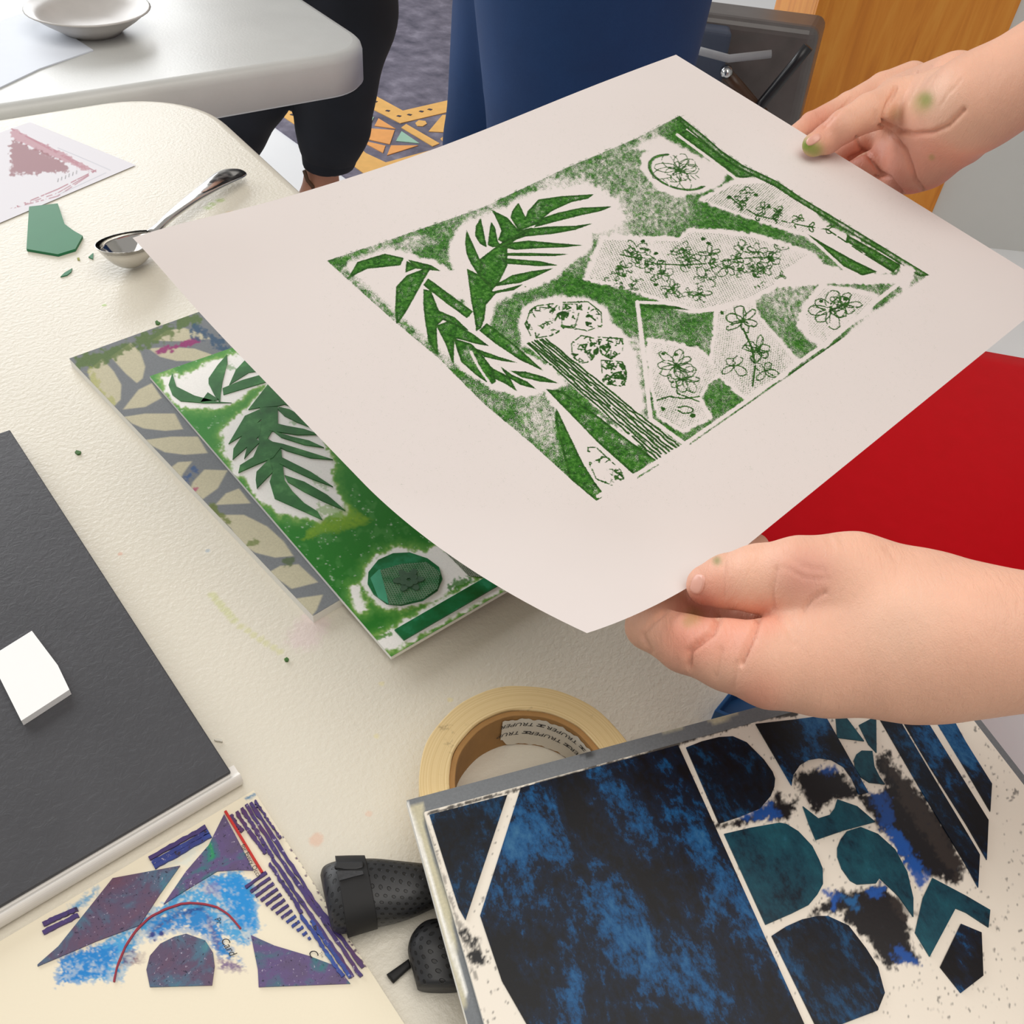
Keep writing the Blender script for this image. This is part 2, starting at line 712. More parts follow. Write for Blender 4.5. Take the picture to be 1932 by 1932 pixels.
for pts, rgb, rad, amt, thr in (
    ([tl(400 + 6 * i, 1122 + 7 * i) for i in range(8)], (196, 204, 110), 0.0048, 0.42, 0.2),
    ([tl(455 + 12 * i, 1182 + 8 * i) for i in range(7)], (210, 210, 140), 0.005, 0.45, 0.15),
    ([tl(540, 1244)], (90, 140, 20), 0.0016, 1.0, 0.4),
    ([tl(400, 385), tl(392, 392), tl(415, 378)], (160, 190, 70), 0.009, 0.6, 0.15),
    ([tl(436, 402)], (222, 180, 120), 0.009, 0.5, 0.2),
    ([tl(575, 1200), tl(590, 1180)], (226, 206, 206), 0.016, 0.6, 0.3),
    ([tl(597, 1584)], (226, 190, 168), 0.0042, 0.7, 0.5),
    ([tl(227, 1045)], (222, 180, 160), 0.002, 0.8, 0.4),
    ([tl(392, 1039)], (176, 190, 200), 0.002, 0.7, 0.4),
    ([tl(695, 1535)], (228, 200, 180), 0.0025, 0.7, 0.4),
    ([tl(710, 1390), tl(720, 1290), tl(850, 1320)], (232, 220, 150), 0.003, 0.4, 0.2),
    ([tl(197, 576)], (150, 190, 60), 0.003, 0.7, 0.3)):
    base = stain(base, pts, rgb, rad, amt, thr=thr)
sp = g.noise(130, 2, 0.5)
base = g.mix(g.rng(sp, 0.80, 0.83), base, lin(120, 112, 100))
g.col(base)
g.bump(g.noise(330, 3, 0.6), 0.55, 0.0009)
m_table = g.m
g = G('table_plastic_cool', 0.34, lin(206, 206, 202))
n = g.noise(20, 4)
g.col(g.mix(n, lin(200, 201, 198), lin(214, 215, 212)))
g.bump(g.noise(300, 3, 0.6), 0.25, 0.0006)
m_table2 = g.m
m_leg = plain('grey_steel_tube', (130, 132, 134), 0.35, 0.6)


def folding_table(x0, x1, y0, y1, r, mat, label, inset=0.09):
    root = empty('folding_table')
    c = np.array([(x0 + x1) / 2, (y0 + y1) / 2])
    Fr = Frame(tabF.w(c, 0.0) - np.array([0, 0, TZ]), tabF.ex, -db)
    Fr.place(root)
    hx, hy = (x1 - x0) / 2, (y1 - y0) / 2
    V, Fc = [], []
    prof = [(0.012, 0.0), (0.006, -0.0012), (0.0018, -0.005), (0.0, -0.011), (0.0, -0.046), (0.004, -0.050), (0.012, -0.050), (0.016, -0.03)]
    nl = None
    for ins, z in prof:
        lp = rounded_rect(-hx + ins, hx - ins, -hy + ins, hy - ins, max(r - ins, 0.01), 14)
        nl = len(lp)
        V += [(p[0], p[1], TZ + z) for p in lp]
    for i in range(len(prof) - 1):
        for k in range(nl):
            k2 = (k + 1) % nl
            Fc.append((i * nl + k, (i + 1) * nl + k, (i + 1) * nl + k2, i * nl + k2))
    Fc.append(tuple(range(nl)))
    Fc.append(tuple((len(prof) - 1) * nl + k for k in range(nl - 1, -1, -1)))
    t = mk('table_top', V, Fc, mat, root)
    t.data.polygons.foreach_set('use_smooth', [True] * (len(Fc) - 2) + [False] * 2)
    for s in (-1, 1):
        for q in (-1, 1):
            a, b = (hx - inset) * q, (hy - min(0.28, hy * 0.4)) * s
            mk('leg', *tube_vf([(a, b, 0.001), (a, b, 0.35), (a, b, TZ - 0.031)], 0.014), m_leg, root, True)
        mk('crossbar', *tube_vf([(-(hx - inset), (hy - min(0.28, hy * 0.4)) * s, 0.25), (hx - inset, (hy - min(0.28, hy * 0.4)) * s, 0.25)], 0.010), m_leg, root, True)
    tag(root, label, 'table')
    return root


# object coordinates of the stains are table coordinates: the first table keeps the corner as origin
R1 = float(np.linalg.norm((_pc - C0)[:2]))
tableA = folding_table(-0.76, 0, -1.83, 0, min(0.11, max(0.06, R1)), m_table, 'cream plastic folding table that carries the plates, tape and notebook')
for ch in tableA.children:
    pass
_top = [c for c in tableA.children if c.name.startswith('table_top')][0]
# shift mesh so that its object coordinates are measured from the far right corner
sh = Matrix.Translation((0.38, 0.915, -TZ))
_top.data.transform(Matrix.Translation((-0.38, -0.915, -TZ)))
_top.location = (0.38, 0.915, TZ)
_x2 = tl(722, 92)[0]
tableB = folding_table(_x2 - 1.83, _x2, 0.022, 0.782, 0.07, m_table2, 'pale grey folding table standing behind the cream one', 0.5)

# ------------------------------------------------------------------ things on the far table
m_sheet = plain('blue_white_paper', (226, 232, 242), 0.6, var=0.02)
hp = [tuple(p) for p in tabF.hit([(-20, 175), (75, 130), (176, 95), (60, 20), (-60, 60)], 0.001)]
o = mk('paper_sheet', *prism(hp, 0.0002, 0.0016), m_sheet)
tabF.place(o)
tag(o, 'bluish white sheet at the left end of the far table', 'paper')
# shallow dish with a foot ring
g = plain('dish_glaze', (196, 192, 188), 0.3)
cx, cy = tl(205, 88)
prof = [(0.0, 0.001), (0.028, 0.001), (0.032, 0.0), (0.036, 0.004), (0.055, 0.016), (0.068, 0.026), (0.071, 0.027), (0.069, 0.0285), (0.054, 0.019), (0.034, 0.008), (0.0, 0.006)]
V, Fc = [], []
for r_, z_ in prof:
    for k in range(36):
        a = 2 * math.pi * k / 36
        V.append((r_ * math.cos(a), r_ * math.sin(a), z_))
for i in range(len(prof) - 1):
    for k in range(36):
        k2 = (k + 1) % 36
        Fc.append((i * 36 + k, i * 36 + k2, (i + 1) * 36 + k2, (i + 1) * 36 + k))
o = mk('dish', V, Fc, g, None, True)
o.location = tabF.w(np.array([cx, cy + 0.055]), 0.0)
tag(o, 'grey shallow dish near the edge of the far table', 'dish')

# ------------------------------------------------------------------ red chair beyond the table edge
g = G('red_vinyl', 0.5, lin(206, 0, 16), spec=0.12)
n = g.noise(40, 3)
g.col(g.mix(n, lin(202, 0, 14), lin(214, 0, 22)))
g.bump(g.noise(500, 2), 0.12, 0.0005)
m_red = g.m
m_chrome = plain('chrome', (200, 200, 200), 0.2, 1.0, var=0.03)
cc = FL(1690, 850, 0.47)
ch = empty('vinyl_chair', (cc[0] + 0.02, cc[1] - 0.01, 0), math.radians(-98))
P = rounded_rect(-0.29, 0.29, -0.29, 0.29, 0.09, 8)
nl = len(P)
V, Fc = [], []
prof = [(0.06, 0.475), (0.025, 0.47), (0.006, 0.455), (0.0, 0.435), (0.004, 0.415), (0.02, 0.405)]
for ins, z in prof:
    k = 1 - ins / 0.29
    V += [(p[0] * k, p[1] * k, z) for p in P]
for i in range(len(prof) - 1):
    for k in range(nl):
        k2 = (k + 1) % nl
        Fc.append((i * nl + k, (i + 1) * nl + k, (i + 1) * nl + k2, i * nl + k2))
Fc += [tuple(range(nl)), tuple((len(prof) - 1) * nl + k for k in range(nl - 1, -1, -1))]
mk('seat', V, Fc, m_red, ch, True)
V, Fc = [], []
P = rounded_rect(-0.22, 0.22, 0.62, 0.92, 0.06, 8)
for y_, k_ in ((0.285, 0.94), (0.29, 1.0), (0.325, 1.0), (0.335, 0.94)):
    V += [(p[0] * k_, y_ + 0.05 * (p[1] - 0.62), 0.77 + (p[1] - 0.77) * k_) for p in P]
nl = len(P)
for i in range(3):
    for k in range(nl):
        k2 = (k + 1) % nl
        Fc.append((i * nl + k, i * nl + k2, (i + 1) * nl + k2, (i + 1) * nl + k))
Fc += [tuple(range(nl - 1, -1, -1)), tuple(3 * nl + k for k in range(nl))]
mk('backrest', V, Fc, m_red, ch, True)
for sx in (-1, 1):
    mk('leg', *tube_vf([(0.25 * sx, -0.25, 0.0), (0.23 * sx, -0.22, 0.41)], 0.011), m_chrome, ch, True)
    mk('leg', *tube_vf([(0.25 * sx, 0.27, 0.0), (0.23 * sx, 0.25, 0.41)], 0.011), m_chrome, ch, True)
    mk('back_post', *tube_vf([(0.17 * sx, 0.25, 0.40), (0.17 * sx, 0.30, 0.5), (0.17 * sx, 0.315, 0.70)], 0.011), m_chrome, ch, True)
tag(ch, 'chair with smooth red vinyl seat seen between the two hands', 'chair')

# ------------------------------------------------------------------ dark stool with black bag, beside the cabinet
m_blk = plain('black_leather', (28, 27, 30), 0.32, nscale=40, var=0.3)
m_blk2 = plain('grey_sheen_leather', (92, 86, 84), 0.3, nscale=25, var=0.25)
m_slate = plain('slate_fabric', (66, 74, 92), 0.6, nscale=25, var=0.2)
bc = AT(1405, 190, 2.0)
stl = empty('stool', (bc[0], bc[1] + 0.1, 0))
zs = bc[2] - 0.16
add_bevel(mk('seat', *box_vf(-0.19, 0.19, -0.19, 0.19, zs - 0.05, zs), m_blk, stl), 0.015)
for sx in (-1, 1):
    for sy in (-1, 1):
        mk('leg', *tube_vf([(0.17 * sx, 0.17 * sy, 0), (0.15 * sx, 0.15 * sy, zs - 0.05)], 0.013), m_blk, stl, True)
tag(stl, 'small black stool holding a dark bag beside the cabinet', 'stool')
bag = empty('handbag', (bc[0], bc[1] + 0.1, zs))
bd = mk('body', *prism([(-0.15, -0.07), (0.13, -0.10), (0.17, 0.06), (-0.13, 0.09)], 0.0, 0.30), m_blk2, bag)
add_bevel(bd, 0.02, 4)
for v in bd.data.vertices:
    if v.co.z > 0.2:
        v.co.x *= 0.92
        v.co.y *= 0.7
fl = mk('flap', *prism([(-0.155, -0.085), (-0.055, -0.098), (-0.055, 0.05), (-0.14, 0.09)], 0.13, 0.285), m_slate, bag)
add_bevel(fl, 0.008, 3)
s = [AT(x, y, 1.95) - np.array([bc[0], bc[1] + 0.1, zs]) for x, y in ((1525, 88), (1500, 120), (1470, 156), (1440, 192), (1425, 215))]
mk('strap', *tube_vf(s, 0.011, 8), m_blk, bag, True)
s = [AT(x, y, 1.96) - np.array([bc[0], bc[1] + 0.1, zs]) for x, y in ((1372, 140), (1395, 165), (1420, 195), (1440, 215))]
mk('piping', *tube_vf(s, 0.012, 8), plain('brown_leather', (70, 44, 24), 0.4), bag, True)
p = AT(1371, 137, 1.955) - np.array([bc[0], bc[1] + 0.1, zs])
mk('clasp', *tube_vf([p + (0, 0.008, 0), p + (0, -0.004, 0), p + (0, -0.012, 0)], [0.013, 0.012, 0.005], 12), m_chrome, bag, True)
p = AT(1395, 108, 1.96) - np.array([bc[0], bc[1] + 0.1, zs])
mk('trim', *tube_vf([p + (-0.08, 0, 0.004), p + (-0.02, -0.002, -0.004), p + (0.06, 0, 0.012)], 0.008, 8), plain('pale_trim', (150, 150, 154), 0.5), bag, True)
tag(bag, 'dark leather bag with metal clasp on the black stool', 'bag')
# ------------------------------------------------------------------ the big green print held over the table
# pose of the sheet: print rectangle corners recovered from perspective
SC = 0.88
PA = np.array([-0.11318, 0.44122, 0.14557 + TZ])
e_u = np.array([0.229, 0.249, 0.015]); e_u /= np.linalg.norm(e_u)
e_n = np.array([0.0755, -0.1275, 0.98896]); e_n /= np.linalg.norm(e_n)
e_u -= e_n * (e_u @ e_n); e_u /= np.linalg.norm(e_u)
e_v = np.cross(e_u, e_n)                      # towards the viewer
if e_v[1] > 0: e_v = -e_v
U0, U1, V0, V1 = -0.077, 0.364, -0.062, 0.264   # sheet extent, print is 0..0.2974 x 0..0.2053


def sheet_lift(u, v):
    """how far the paper bends off its plane"""
    w = np.zeros_like(u)
    w += 0.006 * np.exp(-(((u + 0.077) / 0.06) ** 2 + ((v + 0.062) / 0.05) ** 2))           # far left corner lifts
    w -= 0.0062 * np.exp(-((u - 0.12) / 0.13) ** 2) * np.clip((0.06 - v) / 0.12, 0, 1) ** 1.3  # far edge sags
    d = ((u + 0.077) * 0.75 + (0.264 - v) * 0.66) / 0.085                                      # near corner curls up
    c = np.clip(1 - d, 0, 1)
    w += 0.027 * c ** 1.6
    w -= 0.0035 * np.exp(-(((u - 0.292) / 0.03) ** 2 + ((v - 0.045) / 0.045) ** 2))           # dented beside the thumb
    w -= 0.002 * np.exp(-(((u - 0.01) / 0.03) ** 2 + ((v - 0.235) / 0.03) ** 2))
    return w


def sheet_point(u, v):
    w = sheet_lift(u, v)
    d = ((u + 0.077) * 0.75 + (0.264 - v) * 0.66) / 0.085
    c = np.clip(1 - d, 0, 1)
    u2, v2 = u + 0.010 * c ** 2, v - 0.006 * c ** 2
    return PA + u2[..., None] * e_u + v2[..., None] * e_v + w[..., None] * e_n


cv = Canvas(596, 196, 1776, 966, 1.0)
n_big, n_mid, n_fine = cv.noise(70, 3, 1), cv.noise(22, 3, 2), cv.noise(6, 2, 3)
edgeP = [(616, 492), (755, 445), (910, 391), (1066, 317), (1199, 261), (1282, 218), (1330, 256), (1363, 285), (1402, 311),
         (1467, 342), (1510, 371), (1600, 425), (1754, 519), (1589, 639), (1470, 722), (1296, 844), (1209, 900), (1125, 945),
         (1075, 903), (1000, 835), (910, 760), (827, 676), (743, 606)]
outer = cv.sdf(edgeP, 400)
dens = 0.78 + 0.42 * (n_big - 0.5) + 0.16 * (n_mid - 0.5)
tone = np.zeros(cv.X.shape)


def white(poly, soft=9.0, level=-0.35, wob=7.0):
    """an unprinted halo with a brushed edge"""
    global dens
    d = cv.sdf(poly, 60) + wob * 0.6 * (n_fine + n_mid - 1.0)
    k = ss(-d, -soft * 1.7, soft * 0.5)
    dens = dens * (1 - k) + level * k


def fade(poly, level, soft=40):
    global dens
    d = cv.sdf(poly, 90) + 18 * (n_mid - 0.5)
    k = ss(-d, -soft, soft * 0.4)
    dens = dens * (1 - k) + (level + 0.15 + 0.3 * (n_fine - 0.5)) * k


def shape(poly, level=0.95, grow=0.0):
    """a crisply printed cut-out with a dark rim"""
    global dens, tone
    d = cv.sdf(poly, 14) - grow
    k = np.clip(0.5 - d / 1.6, 0, 1)
    inner = level + 0.45 * (n_mid - 0.55) + 0.25 * (n_fine - 0.5) + 0.5 * ss(d, -5, -0.5)
    dens = dens * (1 - k) + inner * k
    tone[:] = np.maximum(tone, k * ss(d, -4.5, -0.5) * 0.9)


def gap(pts, w=3.0, closed=False):
    """a clean unprinted line"""
    global dens
    d = cv.line(pts, w + 6, closed) + 0.8 * (n_fine - 0.5)
    k = np.clip(0.5 - (d - w) / 1.6, 0, 1)
    dens = dens * (1 - k) - 0.35 * k
    tone[:] = tone * (1 - k)


def ink(pts, w=0.9, closed=False, broken=0.35, t=0.8):
    """a thin dark printed line, broken where the ink missed"""
    global dens
    d = cv.line(pts, w + 6, closed)
    k = np.clip(0.5 - (d - w) / 1.3, 0, 1) * (n_fine + 0.5 * n_mid > broken)
    dens = np.maximum(dens, k * 1.3)
    tone[:] = np.maximum(tone, k * t)


def net(poly, ang=20, per=5.2, amp=1.0):
    """imprint of lace netting"""
    global dens
    d = cv.sdf(poly, 20)
    k = np.clip(0.5 - d / 2.0, 0, 1)
    a, b = math.radians(ang), math.radians(ang + 75)
    s1 = np.sin((cv.X * math.cos(a) + cv.Y * math.sin(a)) * 2 * math.pi / per)
    s2 = np.sin((cv.X * math.cos(b) + cv.Y * math.sin(b)) * 2 * math.pi / per)
    p = (s1 * s2) * 0.5 + 0.5
    q = np.clip((p - 0.50) * 2.6, 0, 1) * amp * np.clip(0.62 + 0.9 * (n_big - 0.35), 0.35, 1)
    dens = dens * (1 - k) + k * (-0.10 + 1.45 * q)
    tone[:] = np.maximum(tone, k * q * 0.9)


def petal(cx, cy, ang, ln, wd):
    t = np.linspace(0, 2 * math.pi, 14)
    x = ln * (0.5 - 0.5 * np.cos(t))
    y = wd * np.sin(t) * (0.6 + 0.4 * np.sin(t / 2))
    x = x + RNG.normal(0, 0.9, 14)
    y = y + RNG.normal(0, 0.9, 14)
    c, s = math.cos(ang), math.sin(ang)
    return [(cx + c * a - s * b, cy + (s * a + c * b) * 0.8) for a, b in zip(x, y)]


def flower(cx, cy, r, n=5, a0=0.0, w=0.9, broken=0.45):
    r, w = r * 1.25, w * 0.72
    for k in range(n):
        a = a0 + 2 * math.pi * k / n + RNG.normal(0, 0.15)
        q = petal(cx, cy, a, r * RNG.uniform(0.75, 1.2), r * RNG.uniform(0.22, 0.38))
        ink(q, w, True, broken)
        if RNG.random() < 0.5:
            ink([(cx, cy)] + q[5:8], w * 0.8, False, broken + 0.1)


def sprig(pts, leaf=10, w=0.9):
    ink(pts, w, False, 0.4)
    P = np.array(pts, float)
    for i in range(1, len(P)):
        d = P[i] - P[i - 1]
        a = math.atan2(d[1], d[0])
        ink(petal(*P[i], a + 0.8, leaf, leaf * 0.28), w, True, 0.5)
        ink(petal(*P[i], a - 0.9, leaf, leaf * 0.28), w, True, 0.5)


def foil(poly, n=26, seed=1):
    """crumpled-foil imprint: angular shards"""
    global dens
    r = np.random.default_rng(seed)
    P = np.array(poly, float)
    lo, hi = P.min(0), P.max(0)
    ins = cv.sdf(poly, 10) < 0
    keep = dens.copy(), tone.copy()
    ink(poly, 0.9, True, 0.55)
    for _ in range(n):
        c = lo + (hi - lo) * r.random(2)
        a = r.random() * 6.28
        l = r.uniform(6, 16)
        q = [c, c + l * np.array([math.cos(a), math.sin(a)]), c + l * 0.8 * np.array([math.cos(a + r.uniform(.5, 1.4)), math.sin(a + r.uniform(.5, 1.4))])]
        ink(q, r.uniform(0.4, 1.5), r.random() < 0.4, 0.5)
    m = ins | (cv.sdf(poly, 10) < 2)
    dens = np.where(m, dens, keep[0])
    tone[:] = np.where(m, tone, keep[1])


# soft, thinly inked stretches of the ground
fade(zB([(1150, 560), (1700, 330), (1932, 330), (1932, 900), (1600, 800), (1200, 780)]), 0.50)
fade(zC([(0, 650), (240, 640), (300, 900), (200, 1000), (0, 1000)]), 0.42)
fade(zB([(150, 1230), (620, 1090), (700, 1150), (420, 1220)]), 0.35, 16)
fade(zE([(1250, 1180), (1420, 1180), (1440, 1420), (1360, 1430)]), 0.35, 25)
fade(zF([(230, 650), (300, 620), (330, 1060), (290, 1050)]), 0.30, 14)
fade(zF([(900, 420), (1180, 390), (1150, 560), (1020, 560)]), 0.40, 20)
fade(zB([(1380, 780), (1620, 780), (1900, 940), (1850, 1180), (1700, 1120), (1680, 960)]), 0.18, 18)
# unprinted halos
white(zB([(150, 1372), (195, 1270), (300, 1215), (400, 1190), (560, 1238), (700, 1275), (800, 1335), (905, 1330), (900, 1480), (860, 1480),
          (660, 1360), (630, 1420), (560, 1560), (480, 1655), (430, 1600), (330, 1430), (200, 1392)]), 6)
white(zB([(890, 1440), (830, 1300), (815, 1180), (860, 1080), (900, 1040), (990, 940), (1060, 925), (1150, 955), (1220, 885), (1400, 850),
          (1600, 825), (1700, 838), (1800, 915), (1830, 1000), (1760, 1060), (1650, 1080), (1640, 1170), (1540, 1250), (1480, 1310),
          (1420, 1360), (1260, 1430), (1100, 1480), (1050, 1540), (1030, 1640), (960, 1700), (930, 1580), (900, 1450)]), 7)
white(zE([(480, 682), (560, 560), (635, 440), (700, 425), (880, 590), (965, 715), (1040, 780), (1250, 870), (1400, 955), (1490, 1040),
          (1440, 1062), (1330, 1092), (1210, 1105), (1050, 1060), (900, 960), (815, 935), (720, 885), (650, 790), (560, 720)]), 5)
white(zE([(1262, 800), (1235, 690), (1250, 610), (1340, 550), (1480, 530), (1620, 530), (1730, 590), (1780, 690), (1860, 760), (1905, 860),
          (1932, 1000), (1960, 1180), (1932, 1190), (1700, 1020), (1500, 850), (1400, 790)]), 7)
white(zE([(1350, 1040), (1450, 1110), (1700, 1250), (1932, 1400), (1932, 1640), (1860, 1690), (1760, 1740), (1700, 1700), (1600, 1510), (1450, 1190)]), 4)
white(zC([(40, 660), (50, 590), (110, 560), (0, 540), (-20, 500), (60, 470), (140, 500), (260, 560), (420, 640), (520, 690), (470, 760), (360, 800), (240, 810), (130, 770)]), 6)
white(zC([(380, 850), (520, 760), (600, 735), (830, 735), (1010, 900), (1080, 980), (1230, 1070), (1350, 1130), (1500, 1250), (1400, 1270), (1200, 1170), (980, 1055), (830, 1005), (600, 930), (470, 890)]), 4)
white(zF([(8, 350), (98, 130), (500, 140), (560, 88), (720, 100), (900, 118), (1180, 215), (1260, 285), (1380, 325), (1650, 340), (1640, 362),
          (1240, 368), (1000, 385), (870, 455), (600, 520), (470, 490), (380, 450), (150, 375)]), 4)
white(zF([(1120, 590), (1165, 480), (1240, 382), (1525, 432), (1490, 510), (1300, 650), (1262, 692), (1170, 650)]), 5)
white(zF([(690, 515), (880, 462), (930, 560), (1030, 680), (1125, 785), (1060, 850), (900, 930), (845, 970), (690, 850), (660, 760), (680, 650)]), 3)
white(zF([(338, 665), (600, 710), (690, 790), (715, 850), (650, 890), (610, 970), (668, 1070), (520, 1145), (390, 1060), (350, 900)]), 3)
# the plate edge itself always prints
k = ss(outer, -24, -7) * ((cv.X + 0.9 * cv.Y < 1730) | (cv.Y < 650 - 0.44 * (cv.X - 500)) & (cv.X < 1290)) + 8e-3 * n_mid
dens = np.maximum(dens, k * (0.62 + 0.5 * (n_mid - 0.5) + 0.3 * (n_fine - 0.5)))
# palm, upper frond
for p in ([(902, 1075), (985, 1260), (1020, 1290), (975, 1350), (930, 1280), (903, 1220), (895, 1150)],
          [(988, 1003), (1005, 1080), (1025, 1180), (985, 1160), (955, 1110), (960, 1050)],
          [(1052, 1025), (1075, 1060), (1090, 1140), (1110, 1170), (1060, 1180), (1032, 1165), (1040, 1100)],
          [(1058, 955), (1150, 1000), (1220, 1080), (1300, 1060), (1250, 1110), (1120, 1150), (1095, 1135), (1115, 1080), (1100, 1040)],
          [(1218, 910), (1262, 1000), (1275, 960), (1340, 890), (1480, 870), (1675, 858), (1640, 885), (1540, 905), (1420, 960), (1370, 1000), (1330, 1040), (1220, 1080), (1170, 1000), (1180, 960)],
          [(1370, 1000), (1460, 970), (1600, 940), (1785, 932), (1720, 960), (1600, 985), (1480, 1015), (1310, 1060)],
          [(1300, 1065), (1400, 1055), (1560, 1050), (1670, 1035), (1560, 1075), (1420, 1100), (1260, 1115), (1150, 1150)],
          [(1110, 1180), (1150, 1155), (1280, 1140), (1450, 1155), (1610, 1168), (1500, 1180), (1350, 1185), (1200, 1195)],
          [(1120, 1230), (1160, 1215), (1300, 1215), (1525, 1222), (1440, 1233), (1200, 1232)],
          [(1110, 1245), (1230, 1255), (1350, 1265), (1460, 1290), (1350, 1295), (1140, 1280)],
          [(1110, 1390), (1180, 1350), (1300, 1325), (1430, 1308), (1330, 1355), (1230, 1395), (1060, 1420)],
          [(1060, 1450), (1150, 1430), (1245, 1405), (1190, 1440), (1080, 1460), (1020, 1530), (1010, 1620), (990, 1670), (962, 1690), (950, 1600), (930, 1500), (905, 1310), (980, 1350), (1050, 1400)],
          [(985, 1250), (1120, 1150), (1250, 1080), (1300, 1070), (1150, 1170), (1150, 1290), (1100, 1390), (1060, 1440), (980, 1360)],
          [(670, 1370), (940, 1570), (905, 1610), (780, 1520), (640, 1410)],
          [(187, 1365), (240, 1270), (405, 1220), (520, 1245), (500, 1290), (300, 1310)],
          [(540, 1262), (600, 1305), (530, 1335)],
          [(545, 1255), (690, 1290), (745, 1325), (600, 1310)],
          [(690, 1295), (630, 1400), (530, 1580), (478, 1650), (470, 1560), (475, 1420), (540, 1350)]):
    shape(zB(p))
# palm, lower frond and trunk
for p in ([(642, 468), (685, 480), (735, 600), (830, 640), (915, 720), (860, 700), (760, 655), (720, 690), (728, 870), (670, 780), (650, 650), (640, 560)],
          [(720, 690), (800, 660), (940, 740), (1040, 815), (960, 800), (850, 770), (828, 770), (822, 925), (770, 790)],
          [(828, 770), (930, 800), (990, 860), (1060, 950), (1080, 1030), (1050, 1050), (960, 990), (870, 910), (840, 820)],
          [(960, 830), (1100, 880), (1210, 915), (1120, 905), (1010, 880)],
          [(1060, 950), (1160, 1000), (1210, 1090), (1150, 1050), (1070, 1010)],
          [(1110, 940), (1180, 990), (1270, 1030), (1325, 1075), (1230, 1050), (1150, 1000)],
          [(1170, 965), (1260, 970), (1370, 1000), (1460, 1040), (1350, 1030), (1240, 1005)],
          [(980, 720), (1025, 675), (1200, 810), (1370, 965), (1230, 900), (1080, 800)],
          [(1447, 1190), (1610, 1530), (1680, 1640), (1740, 1720), (1690, 1755), (1530, 1620), (1443, 1270)]):
    shape(zE(p))
gap(zE([(930, 850), (975, 940), (1045, 1045)]), 2.2)
shape([(1030, 734), (1060, 738), (1128, 785), (1180, 826), (1240, 870), (1198, 897), (1125, 832), (1080, 785)], 0.85)
for k in range(8):
    f = k / 7
    a, b = np.array([994 + 35 * f, 648 - 9 * f]), np.array([1241 + 40 * f, 867 - 25 * f])
    t = np.linspace(0, 1, 26)[:, None]
    q = a + (b - a) * t + RNG.normal(0, 0.7, (26, 2))
    gap(q, 2.6)
for k in range(8):
    f = k / 7
    a, b = np.array([994 + 35 * f, 648 - 9 * f]), np.array([1241 + 40 * f, 867 - 25 * f])
    t = np.linspace(0, 1, 26)[:, None]
    q = a + (b - a) * t + RNG.normal(0, 0.7, (26, 2))
    ink(q, 1.5, False, 0.22, 0.95)
foil(zE([(1260, 680), (1290, 600), (1330, 570), (1480, 550), (1640, 545), (1720, 610), (1725, 690), (1640, 720), (1500, 700), (1420, 750), (1300, 770)]), 60, 3)
foil(zE([(1540, 800), (1600, 750), (1690, 770), (1700, 850), (1650, 910), (1590, 920), (1545, 870)]), 30, 4)
foil(zE([(1700, 760), (1850, 770), (1850, 850), (1780, 890), (1720, 860)]), 26, 5)
foil(zE([(1720, 900), (1850, 910), (1875, 980), (1860, 1060), (1730, 1040)]), 30, 6)
foil(zE([(1640, 1430), (1690, 1430), (1840, 1570), (1860, 1640), (1810, 1670), (1690, 1620), (1650, 1530)]), 30, 7)
foil(zE([(1490, 560), (1600, 560), (1560, 700), (1480, 690)]), 8, 8)
# lace pieces
net(zF([(26, 348), (108, 145), (500, 152), (560, 102), (700, 112), (880, 132), (1170, 222), (1010, 330), (1000, 378), (870, 448), (600, 508), (480, 478), (380, 440), (150, 365)]), 25)
for c in ((1200, 470, 18), (1222, 500, 17), (1180, 505, 14), (1250, 515, 20), (1300, 490, 22), (1340, 480, 17), (1330, 525, 24), (1372, 505, 20), (1400, 470, 15), (1430, 475, 15), (1455, 490, 18), (1440, 508, 14), (1268, 545, 17), (1320, 555, 17), (1290, 470, 14)):
    flower(c[0], c[1], c[2], 5, RNG.random() * 6)
for _k in range(26):
    flower(1150 + 330 * RNG.random(), 470 + 85 * RNG.random(), RNG.uniform(8, 15), 3, RNG.random() * 6, 0.8, 0.55)
sprig([(1170, 480), (1200, 487), (1240, 498), (1290, 500), (1340, 497), (1390, 488), (1450, 485)], 14)
net(zC([(395, 852), (560, 762), (820, 747), (1000, 922), (1050, 975), (980, 1045), (830, 998), (600, 928)]), 100, 4.6)
sprig(zC([(540, 830), (600, 880), (700, 940), (790, 960), (900, 985), (1000, 1005), (1100, 1020)]), 13)
for c in ((1410, 362, 12), (1398, 380, 14), (1440, 392, 11), (1468, 400, 11), (1508, 412, 9)):
    flower(*c, 4, RNG.random() * 6)
net(zF([(1160, 530), (1250, 392), (1515, 440), (1482, 502), (1300, 640), (1262, 680), (1180, 645)]), 95, 5)
flower(1566, 585, 34, 7, 0.4, 1.1, 0.35)
flower(1590, 575, 26, 6, 0.9, 1.0, 0.4)
net(zF([(702, 522), (870, 470), (920, 560), (1020, 680), (1112, 782), (1056, 842), (900, 920), (848, 958), (700, 842), (672, 760), (690, 650)]), 60)
flower(1402, 605, 26, 6, 0.2, 1.2, 0.3)
flower(1430, 660, 24, 6, 0.9, 1.1, 0.35)
flower(1385, 690, 22, 4, 2.4, 1.0, 0.4)
flower(1444, 700, 22, 4, 0.4, 1.0, 0.4)
ink([(1402, 620), (1418, 655), (1425, 690), (1420, 728)], 1.6, False, 0.3)
net(zF([(352, 672), (600, 722), (682, 800), (708, 842), (642, 898), (600, 970), (650, 1070), (520, 1132), (400, 1060), (362, 900)]), 75)
flower(1276, 690, 30, 8, 0.3, 1.0, 0.35)
flower(1290, 715, 26, 7, 0.8, 0.9, 0.4)
ink([(1240, 755), (1262, 748), (1290, 752), (1320, 748)], 1.0)
